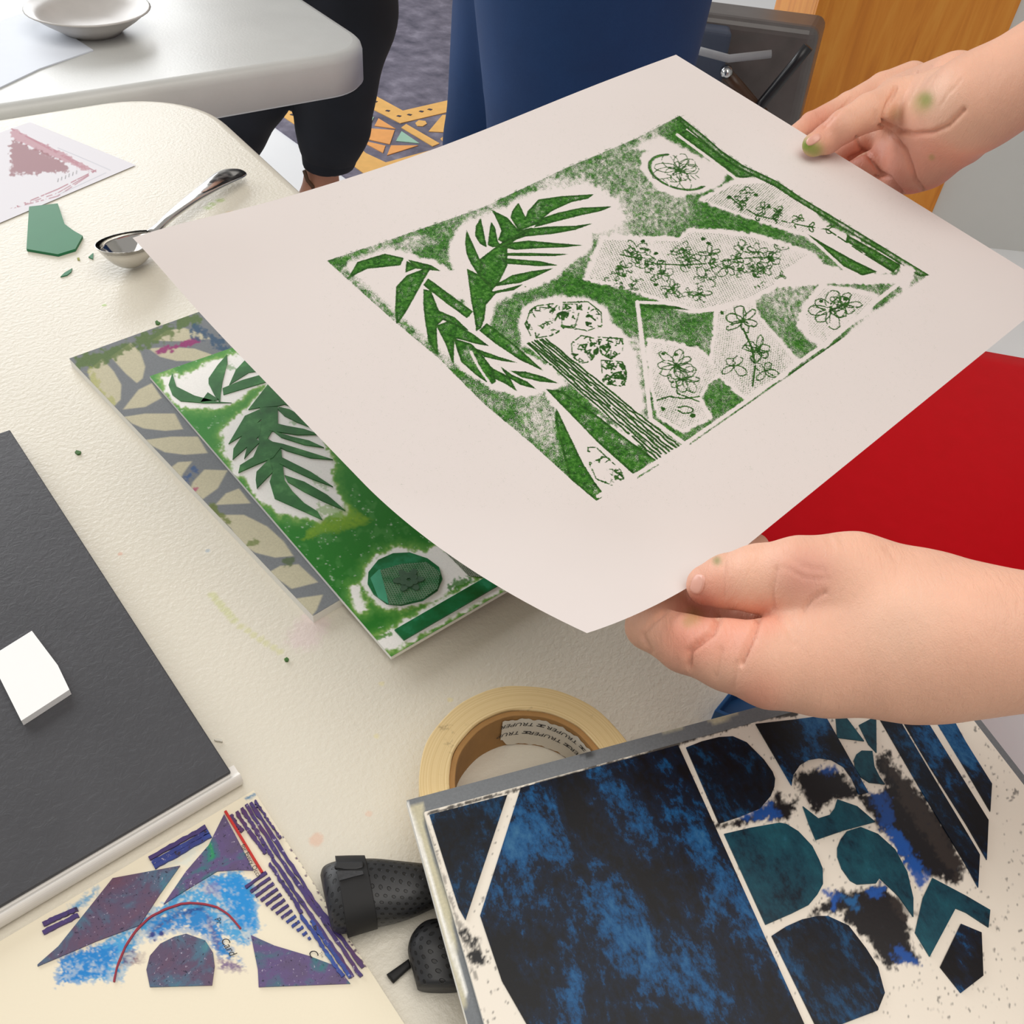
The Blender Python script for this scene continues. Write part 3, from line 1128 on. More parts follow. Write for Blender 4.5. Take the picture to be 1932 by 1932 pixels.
ink([(1276, 720), (1278, 742), (1320, 758)], 1.0)
ink(petal(1276, 772, 0.1, 32, 9), 1.0, True, 0.35)
shape([(1302, 784), (1306, 780), (1312, 782), (1311, 787), (1305, 788)], 1.2)
shape([(1247, 768), (1256, 771), (1250, 776)], 1.2)
# disc with its flower
d = np.hypot((cv.X - 1280) / 60, (cv.Y - 325 - 0.22 * (cv.X - 1280)) / 34)
k = ss(d, 1.0, 0.93) * ss(d, 0.80, 0.9) * ((cv.X < 1262) | (cv.Y > 350))
dens = np.maximum(dens, k * 0.95); tone = np.maximum(tone, 0.6 * ss(d, 1.0, 0.96) * ss(d, 0.9, 0.95))
flower(1280, 318, 36, 8, 0.3, 0.8, 0.4)
flower(1284, 324, 24, 6, 0.1, 0.8, 0.45)
for k in range(9):
    ink([(1240 + 9 * k, 338 - k), (1250 + 9 * k, 346 - k)], 0.5, False, 0.5)
# frame of the lower panel: clean lines with a thin inked border outside
gap(zF([(300, 470), (480, 477), (590, 515), (700, 508), (880, 452), (1000, 382), (1240, 362), (1655, 350)]), 2.6)
gap(zF([(283, 470), (318, 760), (352, 1078), (535, 1212)]), 3.6)
gap(zF([(535, 1205), (700, 1090), (900, 950), (1115, 790), (1300, 660), (1520, 470), (1655, 365)]), 3.4)
gap(zF([(400, 1300), (540, 1212)]), 5)
gap([(1296, 848), (1209, 903), (1125, 950)], 2.0)
gap(zF([(80, 1480), (270, 1372), (520, 1222)]), 3.8)
ink(zF([(555, 1222), (700, 1120), (860, 1005), (1010, 898)]), 0.7, False, 0.6)
for p in ([(1030, 880), (1170, 775), (1188, 780), (1040, 893)], [(1195, 762), (1340, 655), (1352, 662), (1205, 772)]):
    shape(zF(p), 0.75)
white(zF([(1380, 640), (1640, 460), (1760, 360), (1790, 340), (1640, 440), (1400, 610)]), 4, 0.1)
# bars along the far edge
gap(zC([(300, 440), (440, 548), (560, 625), (700, 715), (830, 760), (950, 850), (1100, 945), (1320, 1080), (1545, 1232)]), 3.2)
shape(zC([(250, 362), (400, 480), (500, 570), (620, 650), (820, 740), (950, 830), (1320, 1056), (1700, 1285), (1640, 1292), (1300, 1080), (930, 856), (800, 770), (600, 676), (480, 598), (380, 508), (255, 405)]), 0.72)
shape(zC([(245, 466), (296, 447), (450, 560), (560, 640), (680, 705), (640, 722), (600, 722), (430, 600)]))
gap(zC([(238, 472), (420, 606), (590, 735)]), 2.2)
shape(zC([(1222, 1052), (1530, 1226), (1490, 1266), (1215, 1088)]), 0.95)
ink(zC([(1120, 1030), (1300, 1150), (1490, 1268)]), 1.1)
shape(zC([(985, 1043), (1090, 1105), (1240, 1190), (1393, 1265), (1310, 1287), (1200, 1232), (1090, 1132)]))
gap(zC([(975, 1045), (1085, 1138), (1195, 1240), (1300, 1295)]), 2.4)
white(zC([(1540, 1230), (1600, 1260), (1560, 1370), (1530, 1330)]), 5)
shape(zF([(305, 483), (480, 490), (560, 512), (420, 500), (330, 500)]), 0.8)
for x, y in ((1213, 455), (1222, 471), (1237, 478), (1168, 506), (1178, 520), (1237, 537), (1326, 451), (1337, 459), (1423, 519), (1375, 372), (1427, 368), (1450, 390), (1472, 397), (1362, 590), (1550, 568), (1595, 564), (1252, 667), (1275, 669)):
    q = [(x + (2.5 + 3 * RNG.random()) * math.cos(a), y + (2 + 2 * RNG.random()) * math.sin(a)) for a in np.linspace(0, 6.28, 8)[:-1]]
    shape(q, 1.0)
# beyond the plate no ink
k = np.clip(0.5 - outer / 1.6, 0, 1)
tone = np.maximum(tone, 0.5 * ss(outer, -2.5, -0.5) * (dens > 0.25)) * k
dens = dens * k - 0.35 * (1 - k)
rag = ss(np.abs(outer - 1.5), 1.6, 0.2) * (n_fine > 0.62) * 0.6
dens = np.maximum(dens, rag * (cv.Y < 480))
for x, y in ((714, 742), (1001, 947), (991, 541), (490, 474)):
    dens = np.maximum(dens, 1.2 * (np.hypot(cv.X - x, cv.Y - y) < 1.1))

us = grid_lines(U0, U1, 0.00048, -0.004, 0.3014)
vs = grid_lines(V0, V1, 0.00048, -0.004, 0.2094)
UU, VV = np.meshgrid(us, vs)
P = sheet_point(UU.ravel(), VV.ravel())
px, py = proj(P)
C = np.zeros((len(P), 4)); C[:, 3] = 1
inb = (px > cv.x0 + 1) & (px < cv.x0 + cv.w - 2) & (py > cv.y0 + 1) & (py < cv.y0 + cv.h - 2)
C[:, 0] = np.where(inb, cv.sample(dens, px, py), -0.35)
C[:, 1] = np.where(inb, cv.sample(tone, px, py), 0)
g = G('printed_paper', 0.75, lin(228, 220, 216), spec=0.2)
at = g.attr()
sep = g.n('ShaderNodeSeparateColor')
g.put(sep.inputs[0], at.outputs['Color'])
cov, ton = sep.outputs[0], sep.outputs[1]
gr = g.noise(2300, 3, 0.7)
gr2 = g.noise(420, 3, 0.65, 0.0, g.scaled(1.0, 0.55, 1.0, 0.6))
grain = g.math('ADD', g.math('MULTIPLY', gr, 0.72), g.math('MULTIPLY', gr2, 0.28))
grain = g.rng(grain, 0.33, 0.67, 0.0, 1.0, False)
mask = g.rng(g.math('SUBTRACT', cov, grain), -0.24, 0.26)
inkc = g.ramp(g.noise(420, 5, 0.75), [(0.36, lin(20, 64, 8)), (0.5, lin(46, 106, 24)), (0.66, lin(88, 144, 58))])
inkc = g.mix(g.math('MULTIPLY', ton, 0.8), inkc, lin(22, 46, 14))
pap = g.mix(g.noise(9, 3), lin(221, 213, 210), lin(228, 220, 217))
g.col(g.mix(mask, pap, inkc))
g.bump(g.noise(900, 2), 0.08, 0.0003)
o = mk_np('art_print', P - PA, grid_quads(len(us), len(vs)), g.m, None, True, C)
o.location = PA
if o.data.polygons[0].normal.z < 0:
    o.data.flip_normals()
md = o.modifiers.new('thickness', 'SOLIDIFY')
md.thickness = 0.0003
md.offset = -1
o.modifiers.remove(md)
tag(o, 'large white sheet with green palm and lace print held by two hands', 'print')
# ------------------------------------------------------------------ flat things on the cream table
def art_mat(name, rough=0.6, spec=0.4, bump=0.1, bscale=700, grain=0.0, gscale=500):
    g = G(name, rough, spec=spec)
    c = g.attr().outputs['Color']
    if grain:
        n = g.noise(gscale, 3, 0.6)
        hs = g.n('ShaderNodeHueSaturation')
        g.put(hs.inputs['Color'], c)
        g.put(hs.inputs['Value'], g.rng(n, 0.25, 0.75, 1 - grain, 1 + grain, False))
        c = hs.outputs[0]
    g.col(c)
    g.bump(g.noise(bscale, 2), bump, 0.0004)
    return g.m


def table_frame(p0, p1, z=0.0):
    a, b = T(*p0, z), T(*p1, z)
    return Frame(a, b - a, np.array([b[1] - a[1], -(b[0] - a[0]), 0]))


def yrange(fr, pts, lift=0.0):
    h = fr.hit(pts, lift)
    return h


CREAM, SLATE = L3(196, 190, 164), L3(124, 128, 132)
m_foam = plain('foam_core_edge', (240, 239, 232), 0.7, var=0.03)
m_board = art_mat('patterned_board_top', 0.75, 0.25, 0.15, 900, 0.10, 900)


def board(fr, x0, x1, y0, y1, th, xs, ys, canvas, img, label):
    root = empty('patterned_board')
    fr.place(root)
    V, Fc = box_vf(x0, x1, y0, y1, 0.0, th - 0.0004)
    mk('foam_core', V, Fc, m_foam, root)
    art_sheet('printed_face', fr, xs, ys, th, canvas, img, m_board, root)
    tag(root, label, 'board')
    return root


# --- patterned board under the green plate
grF = table_frame((135, 690), (592, 1175))
ylo = grF.hit([(378, 598)])[0]
sg = 1 if ylo[1] > 0 else -1
Lb = float(np.linalg.norm(T(592, 1175) - T(135, 690)))
cg = Canvas(100, 560, 760, 1220, 1.0)
img = np.zeros(cg.X.shape + (3,)) + SLATE
nz, nzf = cg.noise(30, 4, 11), cg.noise(7, 3, 12)
for p in ([(210, 385), (300, 310), (370, 390), (415, 470), (410, 560), (370, 600), (300, 540), (230, 450)],
          [(350, 300), (470, 215), (530, 270), (560, 360), (545, 430), (510, 460), (440, 400)],
          [(600, 200), (690, 140), (800, 125), (900, 160), (960, 190), (820, 205), (700, 205)],
          [(580, 250), (700, 240), (860, 250), (960, 285), (1000, 310), (880, 325), (750, 325), (650, 300)],
          [(425, 620), (520, 500), (600, 460), (660, 550), (560, 605)],
          [(430, 665), (560, 645), (740, 645), (790, 740), (680, 750), (550, 735), (480, 705)],
          [(560, 805), (720, 785), (880, 785), (940, 885), (800, 895), (680, 880), (600, 840)],
          [(700, 985), (760, 940), (845, 935), (790, 1010), (770, 1050)],
          [(850, 1060), (920, 985), (1060, 990), (1000, 1100), (910, 1165), (830, 1110)],
          [(985, 1200), (1050, 1130), (1130, 1100), (1200, 1190)],
          [(990, 1260), (1160, 1260), (1300, 1330), (1400, 1420), (1460, 1510), (1350, 1520), (1230, 1490), (1130, 1430), (1080, 1340)],
          [(1310, 1610), (1380, 1570), (1490, 1560), (1610, 1670), (1450, 1710)],
          [(1470, 1770), (1640, 1745), (1600, 1840), (1560, 1890)]):
    d = cg.sdf(zD(p), 12)
    img = over(img, np.clip(0.5 - d / 2.0, 0, 1), CREAM)


def smear(img, cvs, pts, rad, rgb, amt=1.0, thr=0.5, nz=None, nzf=None):
    d = cvs.line(pts, rad * 2.5) / rad
    k = ss((1.25 - d) + 1.4 * (nzf - 0.5) + 1.0 * (nz - 0.5), thr - 0.15, thr + 0.35) * amt
    return over(img, k, rgb)


img = smear(img, cg, [(150, 690), (250, 650), (372, 602)], 16, L3(92, 116, 60), 0.85, 0.5, nz, nzf)
img = smear(img, cg, [(165, 700), (185, 740), (205, 760)], 12, L3(168, 172, 96), 0.6, 0.5, nz, nzf)
img = smear(img, cg, [(300, 663), (330, 655), (372, 643)], 6.5, L3(150, 62, 116), 0.95, 0.5, nz, nzf)
img = smear(img, cg, [(370, 622), (400, 635), (425, 665)], 15, L3(66, 92, 118), 0.9, 0.5, nz, nzf)
img = smear(img, cg, [(188, 708)], 6, L3(160, 60, 116), 0.95, 0.5, nz, nzf)
img = smear(img, cg, [(352, 902), (365, 890)], 11, L3(76, 100, 140), 0.95, 0.5, nz, nzf)
img = smear(img, cg, [(372, 918), (364, 928)], 6, L3(176, 84, 118), 0.9, 0.5, nz, nzf)
img = smear(img, cg, [(398, 958), (428, 985)], 10, L3(110, 124, 60), 0.85, 0.55, nz, nzf)
img = smear(img, cg, [(470, 1026), (485, 1022)], 7, L3(110, 128, 64), 0.8, 0.5, nz, nzf)
img = smear(img, cg, [(538, 1062), (550, 1055)], 9, L3(88, 106, 66), 0.8, 0.5, nz, nzf)
img = smear(img, cg, [(545, 1112)], 5, L3(110, 128, 64), 0.8, 0.5, nz, nzf)
img = smear(img, cg, [(383, 674)], 3, L3(190, 90, 80), 0.9, 0.5, nz, nzf)
d = cg.line([(135, 690), (592, 1175), (660, 1140)], 10) + 1.6 * (nzf - 0.5)
img = over(img, ss(d, 4.2, 2.6), L3(244, 242, 236))
Wb = 0.215
ya, yb = sorted((0.0, sg * Wb))
fine = sorted((0.0, sg * 0.11))
board(grF, 0, Lb, ya, yb, 0.0062, grid_lines(0, Lb, 0.0007), grid_lines(ya, yb, 0.0007, fine[0], fine[1], 0.01), cg, img,
      'cream and grey petal patterned board under the green inked plate')

# --- green inked printing plate
ZP = 0.0078
plF = table_frame((283, 713), (738, 1242), ZP)
hh = plF.hit([(965, 1115)])[0]
sg = 1 if hh[1] > 0 else -1
Lp = float(np.linalg.norm(T(738, 1242, ZP) - T(283, 713, ZP)))
Wp = 0.2053
cp = Canvas(270, 650, 1300, 1260, 1.0)
na, nb, nc = cp.noise(80, 4, 21), cp.noise(16, 3, 22), cp.noise(4, 2, 23)
strk = cp.noise(9, 2, 24)
GREEN, LIME, WHITE = L3(48, 128, 42), L3(140, 178, 36), L3(250, 248, 244)
img = np.zeros(cp.X.shape + (3,)) + L3(40, 132, 34)
img = over(img, ss(na, 0.35, 0.75) * 0.6, L3(62, 140, 52))
img = over(img, ss(cp.Y + 0.6 * (cp.X - 600) + 60 * (na - 0.5), 820, 1080) * 0.65, L3(26, 112, 24))
img = over(img, ss(nb, 0.6, 0.9) * 0.3, L3(96, 160, 84))
halos = [zD([(1200, 285), (1060, 288), (960, 340), (850, 390), (760, 425), (725, 395), (662, 425), (672, 520), (735, 590), (850, 610), (1000, 605), (1085, 592), (1190, 505), (1330, 450), (1330, 380)]),
         zL([(350, 190), (215, 372), (110, 440), (62, 500), (62, 600), (95, 650), (125, 745), (195, 765), (230, 840), (290, 915), (420, 995), (660, 1045), (700, 1010), (815, 985), (770, 900), (720, 790), (745, 690), (700, 600), (665, 520), (600, 440), (520, 350), (430, 250)]),
         zL([(920, 1400), (935, 1320), (1010, 1250), (1100, 1215), (1210, 1212), (1320, 1235), (1380, 1190), (1480, 1290), (1600, 1400), (1500, 1440), (1400, 1500), (1290, 1540), (1150, 1572), (1040, 1560), (950, 1500)]),
         zL([(995, 1770), (1100, 1690), (1400, 1510), (1600, 1410), (1680, 1360), (1850, 1390), (1790, 1440), (1450, 1640), (1165, 1790), (1080, 1830), (1010, 1820)]),
         zL([(845, 1440), (880, 1430), (910, 1520), (940, 1580), (890, 1590), (855, 1520)])]
hd = None
for q in halos:
    d = cp.sdf(q, 70)
    hd = d if hd is None else np.minimum(hd, d)
w_ = hd + 9 * (nb - 0.5) + 7 * (strk - 0.5) + 5 * (nc - 0.5)
img = over(img, ss(w_, 26, 4) * 0.55, L3(104, 166, 70))
img = over(img, ss(w_, 9, 1) * 0.5, L3(170, 200, 110))
img = over(img, ss(w_, 3.5, -2.5), WHITE)
d = cp.sdf(zL([(560, 1150), (620, 1050), (700, 1025), (830, 950), (970, 1030), (900, 1065), (750, 1110)]), 40) + 12 * (nb - 0.5) + 8 * (nc - 0.5)
img = over(img, ss(d, 6, -6) * 0.85 * (0.5 + 0.5 * nc), LIME)
for pts, rad, rgb, am in (([(605, 962), (640, 965)], 12, L3(150, 186, 110), 0.7), ([(590, 905), (612, 918)], 8, L3(150, 186, 130), 0.6),
                          ([(430, 690), (450, 700)], 6, L3(110, 160, 90), 0.7), ([(850, 1105), (880, 1095)], 9, L3(60, 130, 40), 0.9),
                          ([(700, 1210), (735, 1195)], 6, L3(90, 150, 60), 0.9), ([(548, 795), (556, 800)], 5, L3(120, 170, 100), 0.6)):
    img = smear(img, cp, pts, rad, rgb, am, 0.5, nb, nc)
spk = (nc > 0.93) & (nb > 0.55)
img = over(img, spk * 0.5, L3(220, 235, 215))
m_plate = art_mat('inked_plate', 0.45, 0.3, 0.10, 600, 0.05, 900)
plate = empty('printing_plate')
plF.place(plate)
tag(plate, 'green inked printing plate with palm leaf cut-outs on the patterned board', 'printing plate')
ya, yb = sorted((0.0, sg * Wp))
TH = 0.0014
mk('card_base', *box_vf(0, Lp, ya, yb, -0.0012, TH - 0.0003), plain('white_card', (238, 238, 232), 0.6, var=0.03), plate)
fine = sorted((0.0, sg * 0.085))
art_sheet('inked_face', plF, grid_lines(0, Lp, 0.0005), grid_lines(ya, yb, 0.0005, fine[0], fine[1], 0.004), TH, cp, img, m_plate, plate)
g = G('inked_leaf', 0.45, lin(46, 98, 48), spec=0.3)
n = g.noise(70, 4, 0.6)
g.col(g.ramp(n, [(0.3, lin(40, 94, 46)), (0.55, lin(54, 116, 58)), (0.72, lin(82, 144, 80))]))
g.bump(g.noise(400, 3), 0.12, 0.0004)
m_leaf = g.m


def piece(name, fr, pts, z0, z1, mat, parent):
    h = fr.hit(pts, z1)
    return mk(name, *prism([tuple(p) for p in h], z0, z1), mat, parent)


for p in ([(725, 398), (740, 450), (750, 480), (860, 535), (1000, 572), (1085, 578), (920, 580), (775, 568), (725, 530), (702, 470)],
          [(1057, 285), (1060, 330), (1030, 450), (1018, 530), (1015, 580), (980, 530), (945, 460), (945, 430), (1000, 350)],
          [(1175, 310), (1255, 385), (1190, 395), (1070, 470), (1110, 380)],
          [(1275, 405), (1320, 445), (1035, 530), (1030, 490), (1150, 440)],
          [(895, 575), (940, 515), (1010, 560)]):
    piece('leaf_cutout', plF, zD(p), TH, TH + 0.0006, m_leaf, plate)
for i, p in enumerate(([(290, 350), (400, 345), (400, 450), (360, 500), (330, 550), (420, 600), (430, 700), (440, 790), (370, 760), (350, 700), (290, 600), (280, 520), (300, 430)],
          [(350, 195), (400, 230), (410, 280), (520, 355), (440, 330), (400, 340), (290, 350), (220, 362)],
          [(405, 345), (470, 360), (560, 410), (640, 485), (520, 440), (440, 400), (400, 360)],
          [(290, 360), (200, 400), (100, 570), (200, 510), (300, 420)],
          [(300, 430), (210, 480), (130, 600), (125, 665), (200, 600), (290, 520)],
          [(250, 520), (215, 580), (195, 660), (240, 610), (290, 560)],
          [(330, 430), (450, 460), (560, 480), (655, 513), (520, 515), (350, 490)],
          [(370, 490), (480, 525), (590, 550), (680, 592), (560, 575), (420, 530)],
          [(330, 550), (430, 570), (560, 610), (735, 665), (600, 655), (450, 610)],
          [(290, 560), (250, 650), (170, 700), (160, 745), (260, 700), (370, 655), (420, 590), (340, 540)],
          [(350, 660), (270, 740), (265, 790), (272, 840), (330, 780), (370, 740)],
          [(420, 650), (500, 690), (600, 740), (735, 830), (600, 780), (470, 720), (410, 690)],
          [(370, 740), (350, 800), (380, 900), (560, 980), (670, 1030), (640, 980), (560, 930), (490, 860), (440, 790)],
          [(440, 760), (560, 800), (700, 880), (810, 975), (680, 920), (560, 860), (460, 800)])):
    piece('leaf_cutout', plF, zL(p), TH, TH + 0.0007 + 0.00002 * i, m_leaf, plate)
g = G('disc_green', 0.3, lin(20, 110, 60))
n = g.noise(60, 4)
g.col(g.ramp(n, [(0.35, lin(14, 84, 30)), (0.55, lin(22, 112, 62)), (0.75, lin(60, 160, 118))]))
m_disc = g.m
piece('disc', plF, zL([(950, 1350), (1010, 1275), (1100, 1235), (1200, 1230), (1310, 1267), (1380, 1320), (1400, 1390), (1370, 1460), (1280, 1520), (1150, 1550), (1060, 1540), (980, 1480), (945, 1420)]), TH, TH + 0.001, m_disc, plate)
piece('teal_strip', plF, zL([(962, 1385), (1012, 1335), (1030, 1332), (1072, 1543), (1010, 1505)]), TH + 0.001, TH + 0.0012, plain('teal_paint', (74, 164, 128), 0.35, nscale=120, var=0.25), plate)


def lace_mat(name, base, thread, per=900):
    g = G(name, 0.7)
    sc = g.n('ShaderNodeTexWave', wave_type='BANDS', bands_direction='X')
    g.put(sc.inputs['Vector'], g.scaled(1, 1, 1, 0.5)); sc.inputs['Scale'].default_value = per / 6.28
    sc2 = g.n('ShaderNodeTexWave', wave_type='BANDS', bands_direction='X')
    g.put(sc2.inputs['Vector'], g.scaled(1, 1, 1, 1.8)); sc2.inputs['Scale'].default_value = per / 6.28
    m = g.math('MAXIMUM', sc.outputs['Fac'], sc2.outputs['Fac'])
    k = g.rng(m, 0.55, 0.85)
    k = g.math('MULTIPLY', k, g.rng(g.noise(160, 3), 0.3, 0.6))
    g.col(g.mix(k, base, thread))
    g.bump(m, 0.6, 0.0006)
    return g.m


m_lace = lace_mat('dark_lace', lin(44, 112, 62), lin(104, 134, 104), 1400)
m_lace2 = lace_mat('grey_lace', lin(150, 158, 138), lin(84, 96, 78), 1900)
piece('lace_patch', plF, zL([(1022, 1338), (1150, 1300), (1300, 1288), (1388, 1350), (1372, 1448), (1280, 1513), (1150, 1545), (1076, 1545)]), TH + 0.001, TH + 0.0015, m_lace, plate)
hd_ = plF.hit(zL([(1195, 1400)]), TH + 0.0015)[0]
pr = []
for ring, nn, r0, r1 in ((0, 6, 0.002, 0.009), (1, 6, 0.001, 0.0055)):
    for k in range(nn):
        a = 2 * math.pi * (k + 0.5 * ring) / nn
        q = []
        for t in np.linspace(0, 2 * math.pi, 10, endpoint=False):
            rr = (r0 + r1) / 2 + (r1 - r0) / 2 * math.cos(t)
            ww = 0.0021 * math.sin(t)
            q.append((hd_[0] + rr * math.cos(a) - ww * math.sin(a), hd_[1] + rr * math.sin(a) + ww * math.cos(a)))
        pr.append(prism(q, TH + 0.0015, TH + 0.0019 + 0.0002 * ring + 0.00003 * k))
mk('lace_flower', *join_vf(pr), plain('lace_flower_green', (58, 92, 66), 0.6, nscale=400, var=0.4), plate)
piece('bar_strip', plF, zL([(1108, 1700), (1165, 1762), (1790, 1400), (1665, 1378)]), TH, TH + 0.001, m_disc, plate)
piece('lace_patch', plF, zL([(835, 640), (850, 740), (960, 770), (1040, 800), (960, 690), (860, 620)]), TH, TH + 0.0005, m_lace2, plate)
piece('lace_patch', plF, zL([(1368, 1178), (1435, 1155), (1560, 1230), (1760, 1380), (1700, 1385), (1560, 1372), (1480, 1290)]), TH, TH + 0.0005, m_lace2, plate)

# --- patterned board and blue plate in front, resting on the tape roll
def zpl(px, py):
    return T(px, py, 0.0)


Q0, Q1 = T(767, 1510, 0.0328), T(1762, 1245, 0.0322)
Q2 = T(860, 1823, 0.0325)
blF = Frame(Q0 - np.array([0, 0, 0.0048]), Q1 - Q0, Q2 - Q0)
Lw = float(np.linalg.norm(Q1 - Q0))
sg = 1 if blF.hit([(900, 1800)])[0][1] > 0 else -1
cb = Canvas(750, 1220, 2060, 1990, 2.0)
img = np.zeros(cb.X.shape + (3,)) + SLATE * 0.95
for p in ([(1235, 1362), (1275, 1350), (1290, 1372), (1250, 1382)], [(1325, 1352), (1370, 1335), (1395, 1345), (1350, 1368)], [(770, 1520), (800, 1515), (800, 1560), (850, 1720), (880, 1900), (850, 1900), (800, 1640)]):
    img = over(img, np.clip(0.5 - cb.sdf(p, 12) / 2.0, 0, 1), CREAM)
nb2, nf2 = cb.noise(40, 3, 31), cb.noise(10, 3, 32)
d = cb.line([(880, 1880), (767, 1510), (1410, 1338)], 10)
img = over(img, ss(d, 4.5, 2.5) * (cb.Y > 1515), L3(244, 243, 238))
img = smear(img, cb, [(1100, 1422), (1112, 1420)], 8, L3(60, 60, 60), 0.8, 0.6, nb2, nf2)
ya, yb = sorted((0.0, sg * 0.172))
bd2 = board(blF, 0, Lw, ya, yb, 0.0048, grid_lines(0, Lw, 0.0012), grid_lines(ya, yb, 0.002), cb, img, 'petal patterned board lying on the tape roll under the blue plate')

ZB = 0.0048
corner = blF.hit([(800, 1532)], ZB + 0.003)[0]
bpF = Frame(blF.w(corner, ZB + 0.0002), blF.ex, -blF.ey2 if sg < 0 else blF.ey2)
x1 = blF.hit([(1822, 1352)], ZB)[0][0] - corner[0]
bplate = empty('printing_plate')
bpF.place(bplate)
tag(bplate, 'dark blue and black collage printing plate with cream gaps in the foreground', 'printing plate')
ya, yb = sorted((0.0, sg * 0.150))
Lx = float(min(Lw - corner[0] - 0.003, x1 + 0.0))
TB = 0.0028
mk('card_base', *box_vf(0, Lx, ya, yb, 0, TB - 0.0003), plain('cream_card', (240, 236, 226), 0.5, var=0.03), bplate)
cb = Canvas(780, 1230, 2060, 1990, 1.0)
na, nb, nc = cb.noise(60, 4, 41), cb.noise(18, 3, 42), cb.noise(5, 2, 43)
img = np.zeros(cb.X.shape + (3,)) + L3(240, 232, 218)
BLK, BLU, BRN = L3(8, 8, 14), L3(12, 84, 170), L3(52, 44, 40)


def band(poly, rgb, amt=1.0, soft=10, wob=16):
    global img
    d = cb.sdf(poly, 50) + wob * (nb - 0.5) + wob * 0.8 * (nc - 0.5)
    img = over(img, ss(d, soft * 0.5, -soft * 0.5) * amt, rgb)


for poly in ([(460, 880), (600, 850), (760, 760), (820, 680), (930, 780), (880, 860), (800, 830), (640, 860), (490, 910)],
             [(930, 600), (1000, 560), (1150, 550), (1250, 620), (1330, 690), (1200, 720), (1090, 770), (1040, 800), (950, 720)],
             [(1370, 480), (1450, 470), (1600, 640), (1800, 900), (1910, 1150), (1850, 1220), (1650, 1170), (1560, 1120), (1480, 950), (1380, 850), (1290, 720), (1440, 660)],
             [(1130, 1280), (1250, 1260), (1420, 1230), (1500, 1300), (1560, 1400), (1600, 1560), (1640, 1690), (1440, 1690), (1330, 1540), (1200, 1400), (1000, 1390)],
             [(910, 1500), (960, 1520), (1060, 1700), (960, 1720)]):
    band(zJ(poly) if poly[0] != (910, 1500) else zI(poly), BLK)
band(zJ([(1420, 480), (1520, 560), (1700, 800), (1900, 1120), (1850, 1200), (1720, 1000), (1560, 780)]), BRN, 0.8)
band(zJ([(1450, 900), (1520, 900), (1620, 1050), (1700, 1180), (1640, 1240), (1590, 1180), (1540, 1050)]), BLU, 0.95)
band(zJ([(1350, 690), (1430, 680), (1500, 860), (1430, 880)]), BLU, 0.6)
band(zJ([(1100, 1270), (1170, 1290), (1180, 1380), (1130, 1370)]), BLU, 0.9)
band(zJ([(1340, 1260), (1420, 1240), (1400, 1300), (1360, 1300)]), BLU, 0.9)
band(zJ([(1200, 1300), (1280, 1290), (1290, 1360), (1230, 1370)]), L3(20, 100, 160), 0.8)
band(zJ([(1480, 1580), (1560, 1600), (1640, 1690), (1520, 1690)]), BLU, 0.8)
band(zJ([(560, 820), (700, 800), (800, 730), (820, 820), (700, 840)]), BLU, 0.8)
band(zJ([(1060, 560), (1150, 530), (1180, 560), (1130, 590)]), BLU, 0.7)
band(zJ([(1500, 1250), (1600, 1390), (1560, 1420), (1480, 1330)]), BRN, 0.6)
band(zI([(1660, 660), (1680, 820), (1700, 1000), (1690, 840)]), BRN, 0.6)
# dark rims where ink gathered along the plate edge
for ln, w, am in (([(805, 1536), (900, 1510), (1010, 1480), (1180, 1432), (1290, 1400), (1440, 1352)], 3.0, 0.9), ([(803, 1545), (835, 1650), (870, 1760), (900, 1850)], 3.0, 0.55),
                  ([(1290, 1393), (1360, 1376), (1430, 1352), (1500, 1345)], 7.0, 0.95)):
    d = cb.line(ln, 24) + 5 * (nb - 0.5) + 5 * (nc - 0.5)
    img = over(img, ss(d, w + 1, w - 1.5) * am, BLK)
spk = (nc > 0.9) & (nb > 0.5)
img = over(img, spk * 0.7, L3(30, 30, 40))
art_sheet('card_face', bpF, grid_lines(0, Lx, 0.0007), grid_lines(ya, yb, 0.0007), TB, cb, img, art_mat('cream_face', 0.45, 0.45, 0.08), bplate)


def blue_mat(name, seed, hi, mid, dark, lo=0.40, sp=0.62):
    g = G(name, 0.42, spec=0.3)
    v = g.n('ShaderNodeMapping')
    g.put(v.inputs['Vector'], g.coord())
    v.inputs['Location'].default_value = (seed * 0.37, seed * 0.61, 0)
    v.inputs['Rotation'].default_value = (0, 0, 0.1)
    v.inputs['Scale'].default_value = (1.0, 0.62, 1)
    n1 = g.noise(38, 5, 0.66, 0.3, v.outputs[0])
    n2 = g.noise(260, 5, 0.8, 0.0, v.outputs[0])
    n = g.math('ADD', g.math('MULTIPLY', n1, 0.66), g.math('MULTIPLY', n2, 0.34))
    g.col(g.ramp(n, [(lo + 0.0, dark), (lo + 0.08, mid), (sp - 0.04, hi), (sp + 0.08, lin(58, 112, 150))]))
    g.bump(n2, 0.12, 0.0004)
    return g.m


